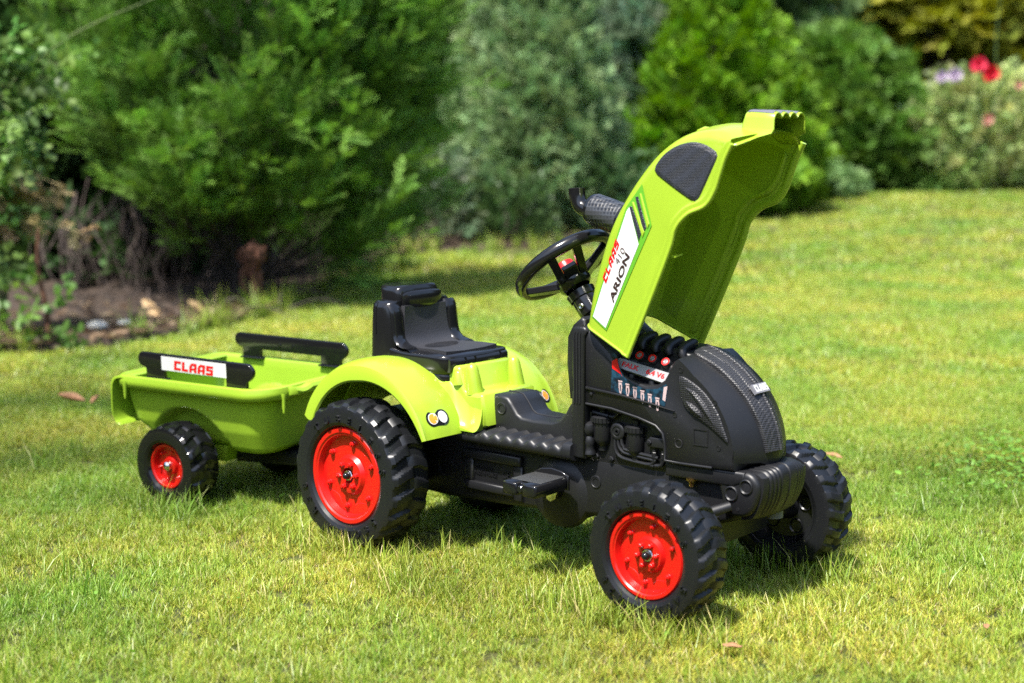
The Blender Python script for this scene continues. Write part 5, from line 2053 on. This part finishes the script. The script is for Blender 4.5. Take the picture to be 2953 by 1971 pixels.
def rosette(p, r, mat, seed):
    q = np.random.default_rng(seed)
    mb = MB()
    for layer, (k, tilt, rad) in enumerate(((6, .25, 1.0), (6, .7, .8), (5, 1.1, .55), (3, 1.4, .3))):
        for i in range(k):
            b = 2 * PI * (i + .5 * layer) / k + q.uniform(-.1, .1)
            ax = Vector((math.cos(b), -.0, math.sin(b)))
            out_ = Vector((0, -1, 0))
            d = (ax * math.cos(tilt) + out_ * math.sin(tilt)) * r * rad
            s_ = ax.cross(out_) * r * rad * .62
            c = Vector(p) + out_ * .006 * layer
            mb.add([c, c + d * .45 - s_ * .8, c + d * .9 - s_ * .75 + out_ * .003, c + d * 1.05, c + d * .9 + s_ * .75 + out_ * .003, c + d * .45 + s_ * .8, c + d * .55 - out_ * r * .14], [(0, 1, 6), (1, 2, 6), (2, 3, 6), (3, 4, 6), (4, 5, 6), (5, 0, 6)])
    return mb.build('rose_flower', mat, rose)


PINKR = plastic('rose_pink_petal', (.70, .03, .08), .6, var=.15)
REDR = plastic('rose_red_petal', (.55, .004, .02), .6, var=.15)
LILAC = plastic('lilac_petal', (.50, .40, .53), .6, var=.15)
PEACH = plastic('peach_petal', (.62, .30, .24), .6, var=.15)


def at_rose(u, d, z):
    return Vector((u - 4.42, d - 14.1, z))


for (u, z, r_, m_, sd_) in ((4.22, 1.135, .075, PINKR, 1), (4.335, 1.055, .080, REDR, 2), (4.01, 1.045, .066, LILAC, 3), (3.89, 1.03, .055, LILAC, 4), (4.32, .64, .055, PEACH, 5), (4.6, .95, .04, PEACH, 6)):
    f_ = rosette(at_rose(u, 13.55, z + .02), r_, m_, sd_)

# left edge: leafy shoot, dry grass plume, young weeds
shoot = empty('leafy_shrub', 'light green leafy shrub with an arching shoot at the top left corner', 'shrub', G(-2.02, 5.85, -.01), (0, 0, -YAW))
rr = np.random.default_rng(60)
n = 150
P, D = [], []
shp = [[(0, 0, 0), (.05, -.1, .6), (.12, -.25, 1.0), (.22, -.35, 1.15)], [(0, 0, 0), (.1, -.1, .7), (.2, -.2, 1.05), (.36, -.3, 1.05)], [(0, 0, 0), (-.05, -.1, .6), (.05, -.25, .95), (.20, -.4, .88)], [(0, 0, 0), (.0, -.1, .8), (.3, -.1, 1.14), (.75, -.1, 1.34)], [(0, 0, 0), (.05, -.2, .5), (.12, -.35, .72), (.22, -.42, .74)]]
cs = [curve(s, 14) for s in shp]
for c in cs[:3] + cs[4:]:
    for k in range(42):
        q = rr.uniform(.5, 1)
        P.append([np.interp(q, np.linspace(0, 1, 14), c[:, i]) + rr.normal(0, .035) for i in range(3)])
        D.append([rr.normal(.3, .6), rr.normal(-.3, .6), rr.normal(-.1, .4)])
P, D = np.array(P), np.array(D)
foliage(BROAD, P, D, rr.uniform(.10, .17, len(P)), (.12, .23, .06), .3, (.44, .46, .09), .25, 'leaves', BROADM, shoot, 61)
limbs(shoot, 'stems', None, [(c, 1) for c in cs], .006, bark_mat('young_stem', (.06, .09, .03), (.16, .20, .07)), .4)

plume = empty('dry_grass_plume', 'tan dry ornamental grass plume at the left edge below the leafy shrub', 'ornamental grass', G(-2.16, 5.75, -.01), (0, 0, -YAW))
STRAW = (.24, .18, .08)
P, D, S, pth = [], [], [], []
for k in range(22):
    b = rr.normal(.2, .45)
    L = rr.uniform(.55, .78)
    e = (b * .6 + rr.normal(.06, .05), rr.normal(-.15, .08), L * rr.uniform(.72, 1.0))
    c = curve([(rr.normal(0, .04), rr.normal(0, .04), 0), (e[0] * .3, e[1] * .4, e[2] * .75), (e[0] * .7, e[1] * .8, e[2]), (e[0] * 1.2, e[1] * 1.2, e[2] * .92)], 14)
    pth.append((c, 1))
    for q in rr.uniform(.62, 1, 16):
        P.append([np.interp(q, np.linspace(0, 1, 14), c[:, i]) + rr.normal(0, .008) for i in range(3)])
        D.append([rr.normal(.5, .4), rr.normal(0, .4), rr.normal(-.35, .4)])
foliage(FINE, np.array(P), np.array(D), rr.uniform(.04, .075, len(P)), STRAW, .3, (.5, .42, .25), .3, 'seed_head', BROADM, plume, 62)
limbs(plume, 'stalks', None, pth, .0024, plastic('straw_stalk', (.34, .27, .13), .7, var=.2), .6)
mb = MB()
c = curve([(-.1, -.1, .50), (.02, -.2, .56), (.14, -.28, .50), (.22, -.33, .41)], 12)
for i in range(11):
    wd = .013 * math.sin(PI * (i + 1.2) / 13.5)
    w2 = .013 * math.sin(PI * (i + 2.2) / 13.5)
    a, b = c[i], c[i + 1]
    mb.add([a + [0, 0, wd], a - [0, .004, wd], b - [0, .004, w2], b + [0, 0, w2]], [(0, 1, 2, 3)])
mb.build('broad_blade', plastic('dry_blade', (.30, .24, .15), .6, var=.2), plume)

weed = empty('young_weed', 'young leafy plant with a red brown stem at the left lawn edge', 'plant', G(-1.77, 5.52, -.01), (0, 0, -YAW))
P, D, S = [], [], []
for (x, y, z, s) in ((-.10, -.05, .27, .11), (-.12, .0, .21, .13), (-.05, -.1, .14, .13), (.06, -.06, .15, .12), (.0, 0, .33, .12), (-.16, -.02, .32, .10), (.05, -.05, .06, .13), (-.02, -.1, .05, .12), (.1, -.1, .03, .12), (.16, -.1, .02, .12), (-.2, -.05, .1, .12), (-.22, 0, .2, .12)):
    for q in range(3):
        P.append((x + rr.normal(0, .02), y, z))
        D.append((rr.normal(0, 1), rr.normal(-.4, .5), rr.normal(.1, .4)))
        S.append(s * rr.uniform(.8, 1.2))
foliage(BROAD, np.array(P), np.array(D), np.array(S), (.10, .21, .05), .3, (.4, .36, .05), .2, 'leaves', BROADM, weed, 63)
limbs(weed, 'stem', None, [(curve([(.03, 0, 0), (.025, 0, .15), (.0, 0, .30), (.01, .0, .45)], 10), 1)], .011, REDBARK, .6)

# brown stump with roots under the juniper, pale stones, wood chips
stump = empty('brown_stump', 'knobbly red brown stump on leg-like roots under the juniper', 'tree stump', G(-1.17, 6.62, -.01), (0, 0, -YAW))
stump.scale = (.68, .68, .68)
mb = MB()
V, F = lathe([(0, .028), (.05, .035), (.09, .062), (.13, .080), (.17, .075), (.20, .05), (.21, 0)], (0, 0, .24), (.1, 0, 1), 26)
q = np.random.default_rng(3)
V = [Vector(v) * (1 + q.normal(0, .04)) + Vector((q.normal(0, .012), q.normal(0, .012), q.normal(0, .008))) for v in V]
mb.add(V, F)
mb.build('knot', REDBARK, stump)
for p in ([(.01, 0, .28), (.03, -.01, .15), (.02, -.02, 0)], [(-.04, 0, .30), (-.055, -.01, .22), (-.03, -.01, .14)], [(.05, .02, .28), (.05, .02, .1), (.08, .03, 0)]):
    MB().add(*tube(curve(p, 10), list(np.linspace(.026, .014, 10)), 9)).build('root', REDBARK, stump)
STONE = plastic('pale_stone', (.52, .50, .44), .85, bump=.8, bscale=60, var=.2)


def stone(u, d, r_, label, seed, flat=.5):
    q = np.random.default_rng(seed)
    bm = bmesh.new()
    bmesh.ops.create_icosphere(bm, subdivisions=3, radius=1)
    k = q.normal(0, 1, (3, 3))
    for v in bm.verts:
        s_ = 1 + .14 * math.sin(v.co.dot(Vector(k[0])) * 2.2) + .10 * math.sin(v.co.dot(Vector(k[1])) * 3.5)
        v.co = Vector((v.co.x * r_ * 1.3, v.co.y * r_, v.co.z * r_ * flat)) * s_
    me = bpy.data.meshes.new('stone')
    bm.to_mesh(me)
    bm.free()
    me.shade_smooth()
    me.materials.append(STONE)
    o = bpy.data.objects.new('stone', me)
    COL.objects.link(o)
    o.location = G(u, d, r_ * flat * .7 + .035)
    o.rotation_euler = (0, 0, q.uniform(0, 3))
    return tag(o, label, 'stone', 'pale stones at the bed edge')


stone(-1.62, 5.72, .036, 'larger pale stone at the bed edge left of the trailer', 1)
stone(-1.55, 5.86, .026, 'smaller pale stone just behind the larger one', 2)
LEAFB = plastic('dry_brown_leaf', (.30, .15, .07), .7, bump=.5, bscale=80, var=.3)
LEAFT = plastic('dry_tan_leaf', (.48, .33, .17), .7, bump=.5, bscale=80, var=.3)


def dry_leaf(name, loc, L, mat, label, curl, rz, cat='dead leaf', group=None, tilt=0.0):
    V, F = [], []
    n, m = 9, 5
    for i in range(n):
        t = i / (n - 1)
        wd = math.sin(PI * min(1, t * .93 + .05)) ** .8 * .38
        for j in range(m):
            s_ = (j / (m - 1) - .5) * 2
            V.append((L * (t - .5), L * wd * s_ * .5 * math.cos(curl * .4 * s_), L * (curl * .16 * s_ * s_ * wd * 2.2 + curl * .22 * (t - .5) ** 2) + .001 * math.sin(9 * t + 3 * s_)))
    for i in range(n - 1):
        for j in range(m - 1):
            F.append((i * m + j, i * m + j + 1, (i + 1) * m + j + 1, (i + 1) * m + j))
    o = mk(name, V, F, mat)
    so_ = o.modifiers.new('thickness', 'SOLIDIFY')
    so_.thickness = .0008
    o.location = loc
    o.rotation_euler = (tilt, tilt * .6, rz)
    return tag(o, label, cat, group)


dry_leaf('dead_leaf', (-1.700, .290, .018), .085, LEAFB, 'curled brown dead leaf on the lawn left of the trailer', 1.6, .5, tilt=.3)
dry_leaf('dead_leaf', (-1.640, .330, .020), .060, LEAFB, 'small brown dead leaf touching the curled one left of the trailer', 1.2, 2.2, tilt=-.4)
dry_leaf('dead_leaf', (.851, -.252, .012), .030, LEAFB, 'brown dry leaf flat in the grass in front of the front wheel', .5, .7, tilt=.15)
dry_leaf('dead_leaf', (1.10, .06, .014), .022, LEAFB, 'tiny brown leaf in the bright grass at the lower right', .8, 1.9)
dry_leaf('dead_leaf', (.34, .98, .017), .040, LEAFB, 'brown dead leaf on the lawn beyond the left front wheel', 1.0, .3, tilt=.3)
p = G(-1.52, 6.25, .045)
dry_leaf('dead_leaf', p, .14, LEAFT, 'large tan fallen leaf standing up in the bed under the juniper', 1.0, .2, tilt=1.1)
p = G(-1.38, 6.45, .04)
dry_leaf('dead_leaf', p, .09, LEAFT, 'pinkish tan fallen leaf right of the large one in the bed', .8, 1.2, tilt=.9)

# litter in the bed: twigs, needles and dead leaves nobody could count
rr = np.random.default_rng(70)
n = 3800
u = np.r_[rr.uniform(-3.2, -.6, n * 3 // 4), rr.uniform(-.8, 4, n - n * 3 // 4)]
d = edge_d(u) + np.abs(rr.normal(0, .55, n)) - .05
P = np.stack([CAM.x + RX * u + FX * d, CAM.y + RY * u + FY * d, terrain(d) + .034 + rr.uniform(0, .012, n)], 1)
D = np.stack([rr.normal(0, 1, n), rr.normal(0, 1, n), rr.normal(0, .12, n)], 1)
LV = np.array([(-.5, 0, 0), (0, .18, .03), (.5, 0, .02), (0, -.18, .03)])
kcol = rr.uniform(0, 1, (n, 1))
colr = np.where(kcol < .5, [[.10, .065, .045]], np.where(kcol < .85, [[.24, .16, .10]], [[.40, .32, .20]])) * rr.uniform(.6, 1.3, (n, 1))
V, F, C = scatter((LV, np.array([(0, 1, 2, 3)]), np.zeros(4)), P, D, rr.uniform(-.6, .6, n), rr.uniform(.02, .07, n), colr)
lit = np_mesh('leaf_litter', V, F, C, BROADM)
lit['kind'] = 'stuff'
lit['label'] = 'dry leaf litter on the bare soil under the juniper'

# ------------------------------------------------------------------ GRASS
def patch(seed, nb, nm, size, hmin, hmax, wd):
    """a round tuft patch: thin blades over curly moss; returns V, F(quads), C"""
    r = np.random.default_rng(seed)
    V, F, C = [], [], []
    n = nb + nm
    # blades grow in small clumps with dark gaps between
    nc = 36
    a = r.uniform(0, 2 * PI, nc)
    R = size * np.sqrt(r.uniform(0, 1, nc))
    ck_ = r.integers(0, nc, n)
    x = (R * np.cos(a))[ck_] + r.normal(0, size * .065, n)
    y = (R * np.sin(a))[ck_] + r.normal(0, size * .065, n)
    ch_ = r.uniform(.40, 1.35, nc)[ck_]
    moss = np.arange(n) >= nb
    h = np.where(moss, r.uniform(.35, .9, n) * hmin * 1.5, hmin + (hmax - hmin) * r.beta(1.6, 3.2, n))
    w = np.where(moss, wd * r.uniform(.6, 1.1, n), wd * r.uniform(.55, 1.25, n))
    h = h * ch_
    az = r.uniform(0, 2 * PI, n)
    ln = np.where(moss, r.uniform(.3, 1.6, n), np.abs(r.normal(.55, .45, n)))     # lean
    bend = r.uniform(.2, 1.0, n)
    dx, dy = np.cos(az), np.sin(az)
    tw_ = az + PI / 2 + r.normal(0, .6, n)
    sx, sy = np.cos(tw_), np.sin(tw_)
    t3 = (0, .5, 1.0)
    pts = []
    for t in t3:
        off = h * ln * (t * .55 + bend * t * t * .6)
        zz_ = h * t * (1 - .18 * ln * t).clip(.35, 1)
        pts.append(np.stack([x + dx * off, y + dy * off, zz_], 1))
    ww = [w, w * .75, w * .08]
    vs = []
    for p_, q_ in zip(pts, ww):
        s_ = np.stack([sx * q_, sy * q_, 0 * q_], 1)
        vs += [p_ - s_, p_ + s_]
    Vv = np.stack(vs, 1)                      # n,6,3
    base = np.arange(n)[:, None] * 6
    Ff = np.concatenate([base + [[0, 1, 3, 2]], base + [[2, 3, 5, 4]]], 0)
    hue = r.uniform(0, 1, n)
    cb = np.empty((n, 3))
    g1, g2, g3 = np.array([.18, .335, .026]), np.array([.44, .53, .085]), np.array([.52, .50, .20])
    m1, m2 = np.array([.33, .385, .032]), np.array([.58, .60, .105])
    for i in range(n):
        if moss[i]:
            cb[i] = m1 + (m2 - m1) * hue[i]
            if hue[i] > .93:
                cb[i] = (.30, .20, .08)
        else:
            cb[i] = g1 + (g2 - g1) * hue[i] if hue[i] < .86 else g3
    cb *= r.uniform(.75, 1.2, (n, 1))
    # blades darken towards the root: shade between them put into their colour
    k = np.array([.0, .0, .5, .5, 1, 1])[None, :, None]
    root_shade = cb * .62 + np.array([.03, .03, .006]) * .5
    Cc = root_shade[:, None] * (1 - k) + cb[:, None] * k
    return Vv.reshape(-1, 3), Ff, Cc.reshape(-1, 3).clip(0, 1)


def grass_mat():
    m = attr_mat('grass_blade', .22, .40, .40)
    nt = m.node_tree
    b = nt.nodes['Principled BSDF']
    at = [x for x in nt.nodes if x.type == 'ATTRIBUTE'][0]
    geo = N(nt, 'ShaderNodeNewGeometry')
    n1 = N(nt, 'ShaderNodeTexNoise')
    n1.inputs['Scale'].default_value = 1.7
    n1.inputs['Detail'].default_value = 5
    nt.links.new(geo.outputs['Position'], n1.inputs['Vector'])
    cr = N(nt, 'ShaderNodeValToRGB')
    e = cr.color_ramp.elements
    e[0].position, e[0].color = .36, (.66, .86, .75, 1)
    e[1].position, e[1].color = .64, (1.22, 1.05, 1.05, 1)
    nt.links.new(n1.outputs['Fac'], cr.inputs[0])
    mu = N(nt, 'ShaderNodeMixRGB', blend_type='MULTIPLY')
    mu.inputs['Fac'].default_value = 1.0
    nt.links.new(at.outputs['Color'], mu.inputs['Color1'])
    nt.links.new(cr.outputs[0], mu.inputs['Color2'])
    hs = [x for x in nt.nodes if x.type == 'HUE_SAT'][0]
    nt.links.new(mu.outputs[0], b.inputs['Base Color'])
    nt.links.new(mu.outputs[0], hs.inputs['Color'])
    return m


GRASSM = grass_mat()


def grass_field(name, label, P, S, protos):
    """one object: points with patches instanced on them"""
    pc = bpy.data.collections.new(name + '_patches')
    for i, (V, F, C) in enumerate(protos):
        o = np_mesh('grass_patch', V, F, C, GRASSM, link=False)
        pc.objects.link(o)
    me = bpy.data.meshes.new(name)
    me.vertices.add(len(P))
    me.vertices.foreach_set('co', P.astype(np.float32).ravel())
    a = me.attributes.new('psize', 'FLOAT', 'POINT')
    a.data.foreach_set('value', S.astype(np.float32))
    o = bpy.data.objects.new(name, me)
    COL.objects.link(o)
    ng = bpy.data.node_groups.new(name + '_nodes', 'GeometryNodeTree')
    ng.interface.new_socket('Geometry', in_out='INPUT', socket_type='NodeSocketGeometry')
    ng.interface.new_socket('Geometry', in_out='OUTPUT', socket_type='NodeSocketGeometry')
    gi, go = ng.nodes.new('NodeGroupInput'), ng.nodes.new('NodeGroupOutput')
    ip = ng.nodes.new('GeometryNodeInstanceOnPoints')
    ci = ng.nodes.new('GeometryNodeCollectionInfo')
    ci.inputs['Collection'].default_value = pc
    ci.inputs['Separate Children'].default_value = True
    ci.inputs['Reset Children'].default_value = True
    rv = ng.nodes.new('FunctionNodeRandomValue')
    rv.data_type = 'FLOAT_VECTOR'
    rv.inputs[0].default_value = (0, 0, 0)
    rv.inputs[1].default_value = (0, 0, 2 * PI)
    na = ng.nodes.new('GeometryNodeInputNamedAttribute')
    na.data_type = 'FLOAT'
    na.inputs['Name'].default_value = 'psize'
    L = ng.links
    L.new(gi.outputs[0], ip.inputs['Points'])
    L.new(ci.outputs[0], ip.inputs['Instance'])
    ip.inputs['Pick Instance'].default_value = True
    L.new(rv.outputs[0], ip.inputs['Rotation'])
    L.new(na.outputs[0], ip.inputs['Scale'])
    L.new(ip.outputs[0], go.inputs[0])
    md = o.modifiers.new('patches', 'NODES')
    md.node_group = ng
    o['kind'] = 'stuff'
    o['label'] = label
    return o


rr = np.random.default_rng(90)


def field_points(d0, d1, step, umax):
    pts = []
    d = d0
    while d < d1:
        w_ = umax(d)
        k = int(2 * w_ / step)
        for i in range(k):
            u = -w_ + 2 * w_ * (i + rr.uniform(0, 1)) / k
            dd_ = d + rr.uniform(-.5, .5) * step
            if dd_ < float(edge_d(u)) - .03:
                pts.append((u, dd_))
        d += step
    q = np.array(pts)
    return np.stack([CAM.x + RX * q[:, 0] + FX * q[:, 1], CAM.y + RY * q[:, 0] + FY * q[:, 1], terrain(q[:, 1]) + .001], 1)


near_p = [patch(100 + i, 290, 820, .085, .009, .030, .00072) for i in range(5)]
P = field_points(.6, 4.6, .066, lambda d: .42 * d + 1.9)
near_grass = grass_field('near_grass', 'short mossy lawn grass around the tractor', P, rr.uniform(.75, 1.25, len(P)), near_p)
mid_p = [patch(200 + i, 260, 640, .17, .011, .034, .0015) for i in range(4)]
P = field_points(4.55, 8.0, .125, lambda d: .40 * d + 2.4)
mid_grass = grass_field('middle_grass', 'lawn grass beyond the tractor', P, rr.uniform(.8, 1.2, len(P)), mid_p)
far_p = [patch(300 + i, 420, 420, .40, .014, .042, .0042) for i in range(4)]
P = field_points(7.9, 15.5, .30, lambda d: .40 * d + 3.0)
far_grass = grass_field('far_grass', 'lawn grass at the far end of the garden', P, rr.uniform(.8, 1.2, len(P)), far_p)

# longer tufts: along the bed edge and a few round the wheels
rr = np.random.default_rng(95)
tuft_p = [patch(400 + i, 60, 0, .035, .06, .17, .0022) for i in range(3)]
u = np.r_[rr.uniform(-2.6, -.6, 34), rr.normal(-1.02, .10, 26), rr.uniform(-.7, 1.2, 30)]
u = u[np.abs(u + 1.62) > .14]
d = edge_d(u) + rr.normal(.03, .07, len(u))
P = np.stack([CAM.x + RX * u + FX * d, CAM.y + RY * u + FY * d, terrain(d) + .002], 1)
S = rr.uniform(.5, 1.2, len(P))
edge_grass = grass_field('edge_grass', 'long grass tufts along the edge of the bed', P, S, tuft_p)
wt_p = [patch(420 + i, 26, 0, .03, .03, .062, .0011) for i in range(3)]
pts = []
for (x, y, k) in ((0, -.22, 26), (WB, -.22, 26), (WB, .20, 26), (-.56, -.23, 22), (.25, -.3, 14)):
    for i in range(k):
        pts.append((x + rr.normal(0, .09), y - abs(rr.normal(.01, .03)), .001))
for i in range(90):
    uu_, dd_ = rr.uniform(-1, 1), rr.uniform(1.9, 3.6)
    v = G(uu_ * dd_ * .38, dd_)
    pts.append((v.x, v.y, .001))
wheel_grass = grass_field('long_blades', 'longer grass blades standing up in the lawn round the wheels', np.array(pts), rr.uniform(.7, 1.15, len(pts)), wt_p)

# broad leaved clover patch on the right
rr = np.random.default_rng(97)
n = 900
q = np.stack([.70 + rr.normal(0, .10, n), 1.27 + rr.normal(0, .16, n)], 1)
n2 = 24
w2 = np.stack([rr.uniform(-1, 1, n2), rr.uniform(1.9, 3.2, n2)], 1)
w2 = np.array([(G(a * b * .36, b).x, G(a * b * .36, b).y) for a, b in w2])
q = np.vstack([q, w2])
n = len(q)
P = np.c_[q, rr.uniform(.004, .026, n)]
LV = np.array([(0, 0, 0), (.35, .30, .06), (.8, .30, .04), (1, 0, 0), (.8, -.30, .04), (.35, -.30, .06)])
LF = np.array([(0, 1, 2, 3), (0, 3, 4, 5)])
D = np.stack([rr.normal(0, 1, n), rr.normal(0, 1, n), rr.normal(.25, .25, n)], 1)
V, F, C = scatter((LV, LF, np.zeros(6)), P, D, rr.uniform(-.3, .3, n), rr.uniform(.009, .019, n), np.array([[.16, .31, .04]]) * rr.uniform(.7, 1.4, (n, 1)))
clover = np_mesh('clover', V, F, C, BROADM)
clover['kind'] = 'stuff'
clover['label'] = 'broad leaved clover patch in the lawn at the right'

# broad-leaved tree standing outside the picture on the left: its airy crown dapples the lawn
btree = empty('garden_tree', 'tall airy broad leaved tree left of the lawn that dapples it with shade', 'tree', G(-5.2, 1.0, -.02), (0, 0, -YAW))
rr = np.random.default_rng(120)
cl = []
tries = 0
while len(cl) < 17 and tries < 4000:
    tries += 1
    u_, d_ = rr.uniform(-4.2, 2.4), rr.uniform(1.4, 9.5)
    if d_ > float(edge_d(u_)) - .9:
        continue
    if u_ > .30 and d_ < 2.75:
        continue
    if u_ > -.5 and d_ > 3.6 and rr.uniform() < .85:
        continue
    if (u_ - .95) ** 2 + ((d_ - 4.3) * .6) ** 2 < .3:
        continue
    if -1.0 < u_ < 1.3 and 2.0 < d_ < 3.9 and rr.uniform() < .80:
        continue
    if abs(u_) > .5 * d_ + .6:
        continue
    h_ = rr.uniform(5.2, 6.8)
    # towards the sun from that spot of lawn
    sx_, sy_ = SUN_TO.x / SUN_TO.z * h_, SUN_TO.y / SUN_TO.z * h_
    cu = u_ + RX * sx_ + RY * sy_
    cd_ = d_ + FX * sx_ + FY * sy_
    cl.append((cu + 5.2, cd_ - 1.0, h_))
cl = np.array(cl)
P, D = [], []
for c in cl:
    m = 34
    o_ = rr.normal(0, 1, (m, 3)) * [.27, .27, .16]
    P.append(c + o_)
    D.append(o_ / .27 + rr.normal(0, .4, (m, 3)))
P, D = np.vstack(P), np.vstack(D)
foliage(BROAD, P, D, rr.uniform(.16, .30, len(P)), (.10, .20, .04), .3, YT, .2, 'crown', BROADM, btree, 121)
top = np.array([.8, .6, 4.2])
paths = [(curve([(0, 0, 0), (.1, .05, 1.6), (.4, .3, 3.0), tuple(top)], 10), 1)]
for c in cl:
    paths.append((curve([tuple(top), tuple(top * .45 + c * .55 + np.array([0, 0, .35])), tuple(c)], 9), .16))
limbs(btree, 'trunk', None, paths, .15, BARK, .5)
